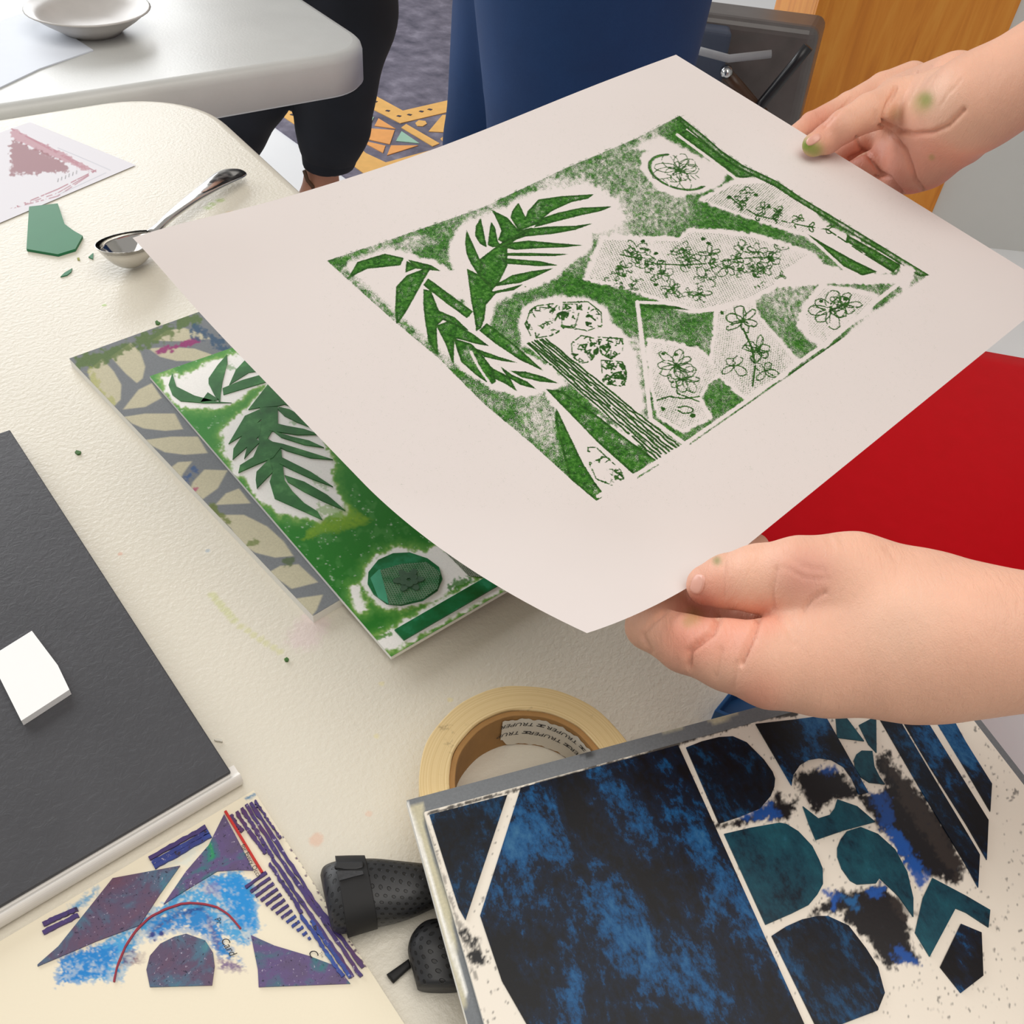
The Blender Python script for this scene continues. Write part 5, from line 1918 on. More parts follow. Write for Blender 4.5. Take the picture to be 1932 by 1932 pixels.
for k in range(NA):
    k2 = (k + 1) % NA
    Fc.append((NR * NA + k, NR * NA + k2, st_ + NR * NA + k2, st_ + NR * NA + k))
mk('bowl', V, Fc, m_steel, sp, True)
prof = [(bl - 0.004, 0.0135, 0.0055, 0.0024), (bl + 0.008, 0.0140, 0.0042, 0.0026), (bl + 0.022, 0.0152, 0.0048, 0.0024), (SL * 0.60, 0.0150, 0.0068, 0.0021), (SL * 0.78, 0.0122, 0.0104, 0.0018),
        (SL - 0.018, 0.0092, 0.0138, 0.0015), (SL - 0.007, 0.0078, 0.0128, 0.0014), (SL - 0.001, 0.0070, 0.0074, 0.0013), (SL + 0.001, 0.0068, 0.0020, 0.0010)]
# smooth the handle profile
pp = np.array(prof)
tt = np.linspace(0, len(pp) - 1, 40)
pr_ = np.stack([np.interp(tt, np.arange(len(pp)), pp[:, j]) for j in range(4)], 1)
for _ in range(3):
    pr_[1:-1] = 0.25 * pr_[:-2] + 0.5 * pr_[1:-1] + 0.25 * pr_[2:]
V, Fc = [], []
ns = 16
for x, z, hw, ht in pr_:
    for k in range(ns):
        a = 2 * math.pi * k / ns
        V.append((x, hw * math.cos(a), z + ht * math.sin(a) + 0.0006 * (math.cos(a) ** 2)))
for i in range(len(pr_) - 1):
    for k in range(ns):
        k2 = (k + 1) % ns
        Fc.append((i * ns + k, (i + 1) * ns + k, (i + 1) * ns + k2, i * ns + k2))
Fc += [tuple(range(ns)), tuple((len(pr_) - 1) * ns + k for k in range(ns - 1, -1, -1))]
mk('handle', V, Fc, m_steel, sp, True)
tag(sp, 'shiny steel spoon lying half under the corner of the print', 'spoon')

# ------------------------------------------------------------------ blue tray peeking out behind the foreground board
m_bt = plain('blue_plastic', (22, 84, 142), 0.35, var=0.08)
hq = tabF.hit([(1347, 1342), (1378, 1304), (1620, 1215), (1680, 1320), (1480, 1400)], 0.012)
c_ = hq.mean(0)
tr = empty('plastic_tray')
Frame(tabF.w(c_, 0.0002), tabF.ex, tabF.ey2).place(tr)
loc = [(p[0] - c_[0], p[1] - c_[1]) for p in hq]
inn = [(p[0] * 0.93, p[1] * 0.93) for p in loc]
mk('base', *prism(loc, 0.0, 0.003), m_bt, tr)
V, Fc = [], []
n_ = len(loc)
for ring, z_ in ((loc, 0.003), (loc, 0.0125), (inn, 0.0125), (inn, 0.003)):
    V += [(p[0], p[1], z_) for p in ring]
for i in range(3):
    for k in range(n_):
        k2 = (k + 1) % n_
        Fc.append((i * n_ + k, i * n_ + k2, (i + 1) * n_ + k2, (i + 1) * n_ + k))
o = mk('rim', V, Fc, m_bt, tr)
add_bevel(o, 0.0012, 2)
tag(tr, 'blue plastic tray corner peeking out below the lower hand', 'tray')

# ------------------------------------------------------------------ perforated black wrist brace
br = empty('wrist_brace', T(710, 1700, 0))
b0 = np.array(T(710, 1700, 0))
g = G('perforated_neoprene', 0.45, lin(40, 41, 44), spec=0.5)
uvn = g.n('ShaderNodeUVMap')
mp = g.n('ShaderNodeMapping'); g.put(mp.inputs[0], uvn.outputs[0])
sp_ = g.n('ShaderNodeSeparateXYZ'); g.put(sp_.inputs[0], mp.outputs[0])
row = g.math('FLOOR', sp_.outputs[1])
fx = g.math('FRACT', g.math('ADD', sp_.outputs[0], g.math('MULTIPLY', row, 0.5)))
fy = g.math('FRACT', sp_.outputs[1])
dx = g.math('SUBTRACT', fx, 0.5)
dy = g.math('SUBTRACT', fy, 0.5)
rr = g.math('SQRT', g.math('ADD', g.math('MULTIPLY', dx, dx), g.math('MULTIPLY', dy, dy)))
hole = g.rng(rr, 0.19, 0.25)
g.col(g.mix(hole, lin(5, 5, 6), g.mix(g.noise(60, 3), lin(26, 27, 29), lin(46, 47, 50))))
g.bump(hole, 0.8, 0.0008)
m_neo = g.m
m_velcro = plain('black_velcro', (11, 11, 13), 0.65, nscale=600, var=0.35)


def sleeve(name, secs, mat, parent, per=0.0034, seg=36, closed=True):
    """soft flattened tube: secs = (centre, side vector, half width, height)"""
    raw = np.array([np.concatenate([np.ravel(c), np.ravel(s), [hw, hz]]) for c, s, hw, hz in secs])
    ti = np.linspace(0, len(raw) - 1, (len(raw) - 1) * 5 + 1)
    sm_ = np.stack([np.interp(ti, np.arange(len(raw)), raw[:, j]) for j in range(raw.shape[1])], 1)
    for _ in range(6):
        sm_[1:-1] = 0.25 * sm_[:-2] + 0.5 * sm_[1:-1] + 0.25 * sm_[2:]
    secs = [(r[:3], r[3:6], r[6], r[7]) for r in sm_]
    V, Fc, UV = [], [], []
    acc = 0.0
    prev = None
    for c, s, hw, hz in secs:
        c = np.array(c, float)
        if prev is not None: acc += np.linalg.norm(c - prev)
        prev = c
        for k in range(seg):
            a = 2 * math.pi * k / seg
            ca, sa = math.cos(a), math.sin(a)
            ca = math.copysign(abs(ca) ** 0.8, ca)
            sa = math.copysign(abs(sa) ** 0.8, sa)
            V.append(c + np.array(s) * hw * ca + np.array([0, 0, 1.0]) * (hz * 0.5 * (1 + sa)))
            UV.append((acc / per, k * (2 * (hw * 2 + hz) / seg) / per))
    n = len(secs)
    for i in range(n - 1):
        for k in range(seg):
            k2 = (k + 1) % seg
            Fc.append((i * seg + k, (i + 1) * seg + k, (i + 1) * seg + k2, i * seg + k2))
    Fc.append(tuple(range(seg)))
    Fc.append(tuple((n - 1) * seg + k for k in range(seg - 1, -1, -1)))
    o = mk(name, V, Fc, mat, parent, True)
    uvl = o.data.uv_layers.new(name='UVMap')
    for poly in o.data.polygons:
        for li, vi in zip(poly.loop_indices, poly.vertices):
            u, v_ = UV[vi]
            if poly.index < (n - 1) * seg and (poly.vertices[0] % seg == seg - 1) and vi % seg == 0:
                v_ = UV[vi + seg - 1][1] + (UV[vi + 1][1] - UV[vi][1])
            uvl.data[li].uv = (u, v_)
    bm = bmesh.new(); bm.from_mesh(o.data); bmesh.ops.recalc_face_normals(bm, faces=bm.faces); bm.to_mesh(o.data); bm.free()
    return o


def sec(pxa, pya, pxb, pyb, hz, z=0.0004):
    a, b = T(pxa, pya, 0.006) - b0, T(pxb, pyb, 0.006) - b0
    a[2] = b[2] = z
    d = a - b
    L = np.linalg.norm(d)
    return ((a + b) / 2, d / L, L / 2, hz)


body = [sec(*zQ([(150, 330)])[0], *zQ([(260, 860)])[0], 0.012), sec(*zQ([(180, 262)])[0], *zQ([(290, 960)])[0], 0.017), sec(*zQ([(320, 228)])[0], *zQ([(380, 1010)])[0], 0.020),
        sec(*zQ([(520, 215)])[0], *zQ([(560, 985)])[0], 0.021), sec(*zQ([(760, 205)])[0], *zQ([(800, 930)])[0], 0.021), sec(*zQ([(1000, 225)])[0], *zQ([(1050, 870)])[0], 0.020),
        sec(*zQ([(1200, 240)])[0], *zQ([(1250, 790)])[0], 0.019), sec(*zQ([(1400, 260)])[0], *zQ([(1440, 690)])[0], 0.018), sec(*zQ([(1700, 290)])[0], *zQ([(1700, 600)])[0], 0.016)]
sleeve('sleeve', body, m_neo, br)
flap = [sec(*zQ([(1480, 800)])[0], *zQ([(1560, 820)])[0], 0.006), sec(*zQ([(1300, 850)])[0], *zQ([(1700, 860)])[0], 0.010), sec(*zQ([(1180, 1000)])[0], *zQ([(1780, 1000)])[0], 0.013),
        sec(*zQ([(1130, 1180)])[0], *zQ([(1800, 1180)])[0], 0.014), sec(*zQ([(1180, 1340)])[0], *zQ([(1800, 1340)])[0], 0.013), sec(*zQ([(1250, 1600)])[0], *zQ([(1800, 1600)])[0], 0.012)]
sleeve('cuff_flap', flap, m_neo, br, 0.0036)
piece_ = [sec(*zQ([(1150, 1225)])[0], *zQ([(1180, 1320)])[0], 0.003), sec(*zQ([(1060, 1290)])[0], *zQ([(1100, 1390)])[0], 0.003), sec(*zQ([(900, 1400)])[0], *zQ([(980, 1500)])[0], 0.003)]
sleeve('webbing', piece_, m_velcro, br)
# strap wraps the sleeve, its end tab turned up
strap = []
for f in np.linspace(0, 1, 8):
    a = zQ([(330 + 330 * f, 205 - 5 * f)])[0]
    b = zQ([(462 + 340 * f, 1040 - 105 * f)])[0]
    c_, s_, hw, hz = sec(*a, *b, 0.0225 - 0.0005 * abs(f - 0.5))
    strap.append((c_ + np.array([0, 0, -0.0002]), s_, hw + 0.0006, hz + 0.0006))
sleeve('strap', strap, m_velcro, br)
tabq = [T(x, y, 0.0215) - b0 for x, y in zQ([(305, 240), (318, 172), (645, 165), (640, 240), (560, 262), (420, 262)])]
o = mk('strap_tab', *prism([(p[0], p[1]) for p in tabq], 0.0205, 0.0232), plain('tab_rubber', (26, 27, 30), 0.5), br)
add_bevel(o, 0.0007, 2)
hookq = [T(x, y, 0.0235) - b0 for x, y in zQ([(330, 262), (630, 262), (640, 300), (520, 330), (365, 372)])]
mk('hook_patch', *prism([(p[0], p[1]) for p in hookq], 0.0228, 0.0238), plain('hook_patch', (52, 53, 56), 0.7, nscale=900, var=0.7), br)
tag(br, 'black perforated wrist brace with velcro strap between the two collage plates', 'wrist brace')
# ------------------------------------------------------------------ people
g = G('skin', 0.48, lin(222, 168, 146), spec=0.4)
c = g.attr().outputs['Color']
n = g.noise(35, 4)
hs = g.n('ShaderNodeHueSaturation')
g.put(hs.inputs['Color'], c)
g.put(hs.inputs['Value'], g.rng(n, 0.3, 0.7, 0.94, 1.05, False))
g.col(hs.outputs[0])
g.b.inputs['Subsurface Weight'].default_value = 0.12
g.b.inputs['Subsurface Radius'].default_value = (0.004, 0.0015, 0.0008)
g.b.inputs['Subsurface Scale'].default_value = 1.0
w1 = g.noise(520, 3, 0.65, 0.6, g.scaled(1.0, 0.28, 0.30, 0.25))
w2 = g.noise(1500, 2, 0.6)
g.bump(g.math('ADD', g.math('MULTIPLY', w1, 0.8), g.math('MULTIPLY', w2, 0.25)), 0.55, 0.0011)
m_skin = g.m
m_nail = plain('nail', (226, 170, 152), 0.3, nscale=200, var=0.05)
SK, SKR, SKP = L3(232, 180, 154), L3(222, 142, 120), L3(238, 196, 170)


def PH(px, py, z):
    return T(px, py, z)


def hand_mesh(fun, lo, hi, res, creases, stains, reds, rim=None):
    V, Q = surface_nets(fun, lo, hi, res)
    V = relax(V, Q, 2, 0.5)
    N = vnormals(V, Q)
    px, py = proj(V)
    face = (N * (CPOS - V)).sum(1) > 0
    for pts, w, dep in creases:
        P = np.array(pts, float)
        D = np.full(len(V), 1e9)
        for i in range(len(P) - 1):
            d = P[i + 1] - P[i]
            t = np.clip(((px - P[i, 0]) * d[0] + (py - P[i, 1]) * d[1]) / (d @ d), 0, 1)
            D = np.minimum(D, np.hypot(px - P[i, 0] - t * d[0], py - P[i, 1] - t * d[1]))
        V = V - N * (np.exp(-(D / w) ** 2) * dep * face)[:, None]
    C = np.tile(SK, (len(V), 1))
    for x, y, r, rgb, am in reds + stains:
        k = np.exp(-(((px - x) ** 2 + (py - y) ** 2) / r ** 2) ** 1.3) * am * face
        C = C * (1 - k[:, None]) + np.array(rgb) * k[:, None]
    return V, Q, np.column_stack([C, np.ones(len(V))])


def multi_chain(P, chains, palm, kf=0.0022, kp=0.008):
    D = None
    for pts, rad in chains:
        d = chain(P, pts, rad, 0.003)
        D = d if D is None else smin(D, d, kf)
    B = None
    for a, b, ra, rb in palm:
        d = cone(P, a, b, ra, rb)
        B = d if B is None else smin(B, d, 0.014)
    return smin(D, B, kp)


# ---- the person holding the print: near (left) hand
zp = lambda px, py: float(((PA - CPOS) @ e_n) / (ray(px, py) @ e_n) * ray(px, py)[2] + CPOS[2] - TZ)
thumb_l = ([PH(1334, 1104, 0.1170), PH(1372, 1097, 0.1220), PH(1430, 1092, 0.1300), PH(1510, 1088, 0.1390), PH(1610, 1098, 0.1430)], [0.0088, 0.0112, 0.0138, 0.0158, 0.0175])
index_l = ([PH(1262, 1140, 0.0900), PH(1224, 1182, 0.0930), PH(1292, 1214, 0.1030), PH(1375, 1236, 0.1110), PH(1455, 1252, 0.1180), PH(1560, 1240, 0.1240)], [0.0085, 0.0098, 0.0118, 0.0142, 0.0172, 0.0200])
index_b = ([PH(1286, 1205, 0.104), PH(1300, 1202, 0.105)], [0.0118, 0.0120])
middle_l = ([PH(1268, 1118, 0.0890), PH(1310, 1148, 0.0900), PH(1400, 1180, 0.0950), PH(1500, 1200, 0.1030)], [0.0075, 0.0088, 0.0100, 0.0120])
ring_l = ([PH(1425, 1032, 0.0840), PH(1440, 1080, 0.0860), PH(1480, 1150, 0.0920), PH(1540, 1190, 0.1020)], [0.0070, 0.0080, 0.0095, 0.0110])
little_l = ([PH(1470, 1045, 0.0800), PH(1500, 1110, 0.0850), PH(1580, 1170, 0.0980)], [0.0065, 0.0078, 0.0095])
bump1 = ([PH(1385, 1195, 0.1150), PH(1392, 1215, 0.1150)], [0.0085, 0.0105])
bump2 = ([PH(1440, 1186, 0.1200), PH(1448, 1210, 0.1210)], [0.0090, 0.0125])
WL = PH(1830, 1207, 0.1480)
EL = WL + np.array([0.210, -0.022, 0.055])
palm_l = [(PH(1610, 1098, 0.1420), PH(1740, 1130, 0.1440), 0.0185, 0.0165),
          (PH(1560, 1245, 0.1220), PH(1730, 1240, 0.1360), 0.0215, 0.0205),
          (PH(1560, 1180, 0.1150), PH(1740, 1200, 0.1320), 0.0230, 0.0290),
          (PH(1720, 1205, 0.1360), WL, 0.0265, 0.0232),
          (WL, EL, 0.0232, 0.0370)]


def fun_l(P):
    return multi_chain(P, [thumb_l, index_l, middle_l, ring_l, little_l], palm_l)


XCUT = max(WL[0], PH(1838, 196, 0.2020)[0]) + 0.045
pts = np.array(thumb_l[0] + index_l[0] + middle_l[0] + ring_l[0] + little_l[0] + [WL, WL + (EL - WL) * (XCUT - WL[0]) / (EL[0] - WL[0])])
lo = pts.min(0) - 0.042
hi = pts.max(0) + 0.042
hi[0] = XCUT
cre = [(zG([(665, 240), (650, 330), (655, 480)]), 3.0, 0.0006), (zG([(925, 340), (905, 450), (912, 545)]), 4.0, 0.0009),
       (zG([(830, 600), (800, 690), (740, 830)]), 4.5, 0.0022), (zG([(620, 600), (590, 670), (470, 770), (465, 850)]), 5.0, 0.0024),
       (zG([(345, 560), (270, 620), (225, 690), (270, 770)]), 4.0, 0.0014), (zG([(1060, 560), (1110, 500), (1180, 460)]), 4.0, 0.0012),
       (zG([(640, 760), (610, 900)]), 4.0, 0.0008), (zG([(1190, 165), (1215, 215)]), 3.0, 0.0008), (zG([(1250, 165), (1275, 220)]), 3.0, 0.0008),
       (zG([(930, 590), (1000, 680), (1020, 740)]), 4.0, 0.0008), (zG([(1000, 600), (1060, 700)]), 4.0, 0.0006), (zG([(720, 830), (700, 960)]), 4.0, 0.0007),
       (zG([(1500, 230), (1550, 300)]), 4.0, 0.0006),
       (zG([(980, 260), (1060, 330), (1180, 350)]), 5.0, 0.0004), (zG([(960, 330), (1080, 390), (1200, 390)]), 4.0, 0.0004)]
red = [(1300, 1200, 60, SKR, 0.75), (1390, 1200, 50, SKR, 0.55), (1520, 1085, 55, L3(206, 136, 122), 0.6), (1430, 1320, 50, SKR, 0.5), (1340, 1110, 45, SKR, 0.45), (1450, 1170, 30, SKR, 0.5),
       (1320, 1140, 30, L3(196, 116, 100), 0.7), (1700, 1180, 90, SKP, 0.5)]
stn = [(1353, 1058, 9, L3(110, 128, 60), 0.7), (1308, 1162, 18, L3(168, 142, 84), 0.55), (1296, 1176, 10, L3(168, 142, 84), 0.4)]
V1, Q1_, C1 = hand_mesh(fun_l, lo, hi, 0.0014, cre, stn, red)

# ---- far (right) hand, palm seen
thumb_r = ([PH(1536, 273, zp(1536, 273) + 0.0076), PH(1560, 262, zp(1560, 262) + 0.0085), PH(1592, 238, 0.1690), PH(1640, 212, 0.1760), PH(1690, 196, 0.1780)], [0.0080, 0.0097, 0.0108, 0.0122, 0.0155])
index_r = ([PH(1490, 262, 0.1340), PH(1530, 232, 0.1380), PH(1600, 196, 0.1470), PH(1665, 165, 0.1560), PH(1720, 150, 0.1620)], [0.0068, 0.0078, 0.0086, 0.0110, 0.0135])
middle_r = ([PH(1570, 300, 0.1300), PH(1600, 284, 0.1360), PH(1650, 258, 0.1460), PH(1700, 235, 0.1540)], [0.0080, 0.0094, 0.0104, 0.0130])
ring_r = ([PH(1605, 326, 0.1280), PH(1636, 316, 0.1340), PH(1680, 296, 0.1420), PH(1725, 265, 0.1520)], [0.0080, 0.0098, 0.0108, 0.0130])
little_r = ([PH(1655, 356, 0.1240), PH(1682, 350, 0.1300), PH(1715, 335, 0.1380), PH(1750, 300, 0.1480)], [0.0065, 0.0078, 0.0088, 0.0115])
WR = PH(1838, 196, 0.2020)
ER = WR + np.array([0.155, 0.02, 0.115])
palm_r = [(PH(1690, 196, 0.1760), PH(1765, 195, 0.1830), 0.0165, 0.0215),
          (PH(1700, 175, 0.1600), PH(1800, 160, 0.1860), 0.0140, 0.0220),
          (PH(1695, 250, 0.1530), PH(1790, 220, 0.1780), 0.0125, 0.0230),
          (PH(1720, 322, 0.1450), PH(1800, 255, 0.1750), 0.0135, 0.0215),
          (PH(1662, 268, 0.1440), PH(1745, 290, 0.1540), 0.0100, 0.0170),
          (PH(1680, 315, 0.1380), PH(1750, 300, 0.1540), 0.0090, 0.0160),
          (PH(1790, 215, 0.1850), WR, 0.0280, 0.0275),
          (WR, ER, 0.0270, 0.0390)]


def fun_r(P):
    return multi_chain(P, [thumb_r, index_r, middle_r, ring_r, little_r], palm_r, 0.0015, 0.006)


pts = np.array(thumb_r[0] + index_r[0] + middle_r[0] + ring_r[0] + little_r[0] + [WR, WR + (ER - WR) * (XCUT - WR[0]) / (ER[0] - WR[0])])
lo = pts.min(0) - 0.038
hi = pts.max(0) + 0.038
hi[0] = XCUT
cre = [(zK([(1310, 290), (1240, 430), (1200, 560), (1215, 600)]), 3.4, 0.0034), (zK([(1215, 600), (1300, 650), (1450, 690), (1600, 680), (1740, 620), (1880, 480)]), 4.4, 0.0032),
       (zK([(1170, 620), (1300, 720), (1380, 820), (1430, 950), (1470, 1080), (1560, 1185)]), 3.4, 0.0028), (zK([(975, 720), (1010, 800), (1080, 870), (1160, 1010), (1250, 1060), (1380, 1220)]), 3.4, 0.0028),
       (zK([(910, 890), (1020, 845)]), 3.0, 0.0024), (zK([(1140, 1050), (1190, 1030)]), 3.0, 0.0022), (zK([(640, 510), (660, 560), (700, 620)]), 2.0, 0.0006),
       (zK([(800, 510), (830, 590)]), 2.0, 0.0004), (zK([(830, 490), (860, 570)]), 2.0, 0.0004), (zK([(690, 640), (800, 520), (930, 380)]), 2.2, 0.0010),
       (zK([(1480, 160), (1340, 400)]), 2.5, 0.0006), (zK([(1560, 180), (1420, 420)]), 2.5, 0.0006), (zK([(1640, 190), (1500, 420)]), 2.5, 0.0005), (zK([(1780, 300), (1680, 450)]), 2.5, 0.0005),
       (zK([(1130, 500), (1120, 580)]), 2.5, 0.0008), (zK([(1860, 220), (1780, 330)]), 2.5, 0.0005)]
red = [(1605, 295, 40, L3(198, 118, 98), 0.8), (1650, 300, 45, L3(206, 128, 106), 0.7), (1690, 345, 40, L3(204, 124, 104), 0.7), (1730, 300, 60, SKR, 0.55), (1545, 225, 40, L3(220, 146, 124), 0.6), (1760, 185, 50, SKP, 0.5)]
stn = [(1521, 274, 15, L3(112, 142, 34), 0.95), (1538, 284, 17, L3(126, 150, 50), 0.75), (1746, 188, 15, L3(126, 146, 60), 0.8), (1738, 196, 20, L3(160, 160, 90), 0.45), (1758, 297, 6, L3(150, 150, 70), 0.5), (1690, 215, 14, L3(196, 160, 110), 0.4)]
V2, Q2_, C2 = hand_mesh(fun_r, lo, hi, 0.0014, cre, stn, red)

# ---- arms, head and clothes of the same person, standing right of the picture
SHL, SHR = EL + np.array([0.13, -0.02, 0.26]), ER + np.array([0.17, -0.12, 0.22])
chest = (SHL + SHR) / 2 + np.array([0.08, -0.05, -0.10])
hips = chest + np.array([0.14, -0.06, -0.36])
neck = (SHL + SHR) / 2 + np.array([0.02, 0, 0.07])
headc = neck + np.array([-0.02, 0.01, 0.15])
fw = np.array([-0.95, 0.31, 0.0])
sd = np.array([0.31, 0.95, 0.0])
footL, footR = np.array([hips[0] + 0.02, hips[1] - 0.13, 0.0]), np.array([hips[0] + 0.04, hips[1] + 0.11, 0.0])


def fun_arms(P):
    d = chain(P, [WL, EL, SHL], [0.0232, 0.037, 0.052], 0.02)
    e = chain(P, [WR, ER, SHR], [0.0270, 0.039, 0.052], 0.02)
    h = smin(cone(P, headc + fw * 0.015 + np.array([0, 0, -0.05]), headc + np.array([0, 0, 0.045]), 0.068, 0.088), cone(P, neck, headc, 0.052, 0.055), 0.03)
    nose = cone(P, headc + fw * 0.085 + np.array([0, 0, 0.0]), headc + fw * 0.108 + np.array([0, 0, -0.03]), 0.008, 0.013)
    h = smin(h, nose, 0.012)
    h = smin(h, cone(P, headc + sd * 0.085, headc + sd * 0.09 + np.array([0, 0, -0.025]), 0.015, 0.01), 0.006)
    h = smin(h, cone(P, headc - sd * 0.085, headc - sd * 0.09 + np.array([0, 0, -0.025]), 0.015, 0.01), 0.006)
    tr_ = chain(P, [SHL, chest + np.array([0, 0, 0.06]), SHR], [0.045, 0.06, 0.045], 0.03)
    tr_ = smin(tr_, cone(P, chest, neck, 0.07, 0.05), 0.03)
    return smin(smin(np.minimum(d, e), tr_, 0.02), h, 0.02)


allp = np.array([WL, WR, EL, ER, SHL, SHR, headc, chest])
_lo = allp.min(0) - 0.12
_lo[0] = XCUT + 0.004
V3, Q3_ = surface_nets(fun_arms, _lo, allp.max(0) + 0.16, 0.009)
V3 = relax(V3, Q3_, 2)
C3 = np.column_stack([np.tile(SK, (len(V3), 1)), np.ones(len(V3))])
base = np.array([hips[0], hips[1], 0.0])
pers = empty('person', base)
tag(pers, 'person whose two bare hands hold up the green palm print', 'person')
Vh = np.concatenate([V1, V2, V3]) - base
Qh = np.concatenate([Q1_, Q2_ + len(V1), Q3_ + len(V1) + len(V2)])
bod = mk_np('body', Vh, Qh, m_skin, pers, True, np.concatenate([C1, C2, C3]))
# join the hands to the arms: bridge the open rings left at the cutting plane
bm = bmesh.new()
bm.from_mesh(bod.data)
ymid = (WL[1] + WR[1]) / 2 - base[1]
for sgn in (-1, 1):
    ed = [e for e in bm.edges if e.is_boundary and sgn * (e.verts[0].co.y - ymid) > 0 and abs(e.verts[0].co.x + base[0] - XCUT) < 0.03]
    try:
        bmesh.ops.bridge_loops(bm, edges=ed)
    except Exception as ex:
        print('bridge', ex)
for f_ in bm.faces:
    f_.smooth = True
bm.to_mesh(bod.data)
bm.free()


def nail_on(cx, cy, rx, ry, ang, fun, mat, lift=0.0007):
    """nail plate: a rounded patch laid on the fingertip surface, raised slightly"""
    seg, rings, e = 22, 6, 0.75
    ca, sa = math.cos(ang), math.sin(ang)
    q = []
    for i in range(rings + 1):
        for k in range(seg):
            t = 2 * math.pi * k / seg
            f = max(i / rings, 0.02)
            ex, ey = math.copysign(abs(math.cos(t)) ** e, math.cos(t)) * rx * f, math.copysign(abs(math.sin(t)) ** e, math.sin(t)) * ry * f
            q.append((cx + ca * ex - sa * ey, cy + sa * ex + ca * ey))
    q = np.array(q)
    R_ = ray(q[:, 0], q[:, 1])
    R_ /= np.linalg.norm(R_, axis=1, keepdims=True)
    t_ = np.full(len(q), 0.2)
    best, bt = np.full(len(q), 1e9), t_.copy()
    for _ in range(70):
        d = fun(CPOS + R_ * t_[:, None])
        imp = d < best
        best, bt = np.where(imp, d, best), np.where(imp, t_, bt)
        t_ = t_ + np.clip(d * 0.8, 0.00002, 0.05)
        t_ = np.where(best < 0.0002, bt, t_)
    P_ = CPOS + R_ * bt[:, None]
    h_ = 0.0005
    N_ = np.stack([fun(P_ + np.eye(3)[j] * h_) - fun(P_ - np.eye(3)[j] * h_) for j in range(3)], 1)
    N_ /= np.linalg.norm(N_, axis=1, keepdims=True)
    lf = np.full(len(q), lift)
    lf[-seg:] = -0.0004
    W = P_ + N_ * (lf - np.clip(best, 0, 0.003))[:, None] - base
    Fc = []
    for i in range(rings):
        for k in range(seg):
            k2 = (k + 1) % seg
            Fc.append((i * seg + k, (i + 1) * seg + k, (i + 1) * seg + k2, i * seg + k2))
    Fc.append(tuple(range(seg)))
    o_ = mk('nail', W, Fc, mat, pers, True)
    bm_ = bmesh.new(); bm_.from_mesh(o_.data); bmesh.ops.recalc_face_normals(bm_, faces=bm_.faces); bm_.to_mesh(o_.data); bm_.free()
    return o_


nail_on(1316, 1102, 13, 21, 0.25, fun_l, m_nail, 0.0006)
nail_on(1535, 263, 17, 8.5, -0.55, fun_r, m_nail, 0.0005)


def cloth(name, fun, lo, hi, mat, parent, off, res=0.018):
    V, Q = surface_nets(fun, lo, hi, res)
    V = relax(V, Q, 3)
    return mk_np(name, V - off, Q, mat, parent, True)


m_shirt = plain('plum_shirt', (86, 60, 84), 0.85, nscale=20, var=0.1)
m_trs = plain('dark_trousers', (44, 46, 56), 0.85, nscale=20, var=0.15)
m_hair = plain('brown_hair', (70, 48, 36), 0.6, nscale=120, var=0.3)
m_shoe = plain('dark_shoe', (36, 34, 36), 0.5)


def fun_shirt(P):
    d = smin(cone(P, chest + sd * 0.10, chest - sd * 0.10, 0.135, 0.135), cone(P, chest, hips, 0.15, 0.15), 0.08)
    d = smin(d, chain(P, [chest + np.array([0, 0, 0.1]), SHL, SHL + (EL - SHL) * 0.55], [0.08, 0.07, 0.062], 0.03), 0.05)
    d = smin(d, chain(P, [chest + np.array([0, 0, 0.1]), SHR, SHR + (ER - SHR) * 0.55], [0.08, 0.07, 0.062], 0.03), 0.05)
    d = np.maximum(d, (neck[2] - 0.005) - P[..., 2] if False else P[..., 2] - neck[2] + 0.02)
    return np.maximum(d, hips[2] - 0.08 - P[..., 2])


def fun_trs(P):
    d = cone(P, hips + sd * 0.07, hips - sd * 0.07, 0.125, 0.125)
    for f in (footL, footR):
        d = smin(d, chain(P, [hips * 0.5 + np.array([f[0], f[1], hips[2]]) * 0.5, np.array([f[0], f[1], 0.5]), np.array([f[0], f[1], 0.07])], [0.095, 0.07, 0.06], 0.03), 0.03)
    return np.maximum(d, 0.05 - P[..., 2])


cloth('shirt', fun_shirt, chest - 0.55, chest + 0.45, m_shirt, pers, base)
cloth('trousers', fun_trs, [hips[0] - 0.3, hips[1] - 0.35, 0.0], [hips[0] + 0.3, hips[1] + 0.35, hips[2] + 0.2], m_trs, pers, base)
for f in (footL, footR):
    cloth('shoe', lambda P, f=f: np.maximum(smin(cone(P, f + np.array([0.02, 0, 0.045]), f + fw * 0.17 + np.array([0, 0, 0.03]), 0.048, 0.038), cone(P, f + np.array([0, 0, 0.06]), f + np.array([0, 0, 0.10]), 0.045, 0.04), 0.02), 0.001 - P[..., 2]), f - 0.25, f + 0.25, m_shoe, pers, base, 0.01)
cloth('hair', lambda P: np.maximum(smin(cone(P, headc - fw * 0.02 + np.array([0, 0, 0.05]), headc - fw * 0.03, 0.098, 0.097), cone(P, headc - fw * 0.05, neck - fw * 0.05, 0.075, 0.06), 0.03), ((P - headc) @ fw) - 0.055 + 0.25 * np.clip(-(P[..., 2] - headc[2] - 0.05), 0, 1)), headc - 0.25, headc + 0.2, m_hair, pers, base, 0.01)


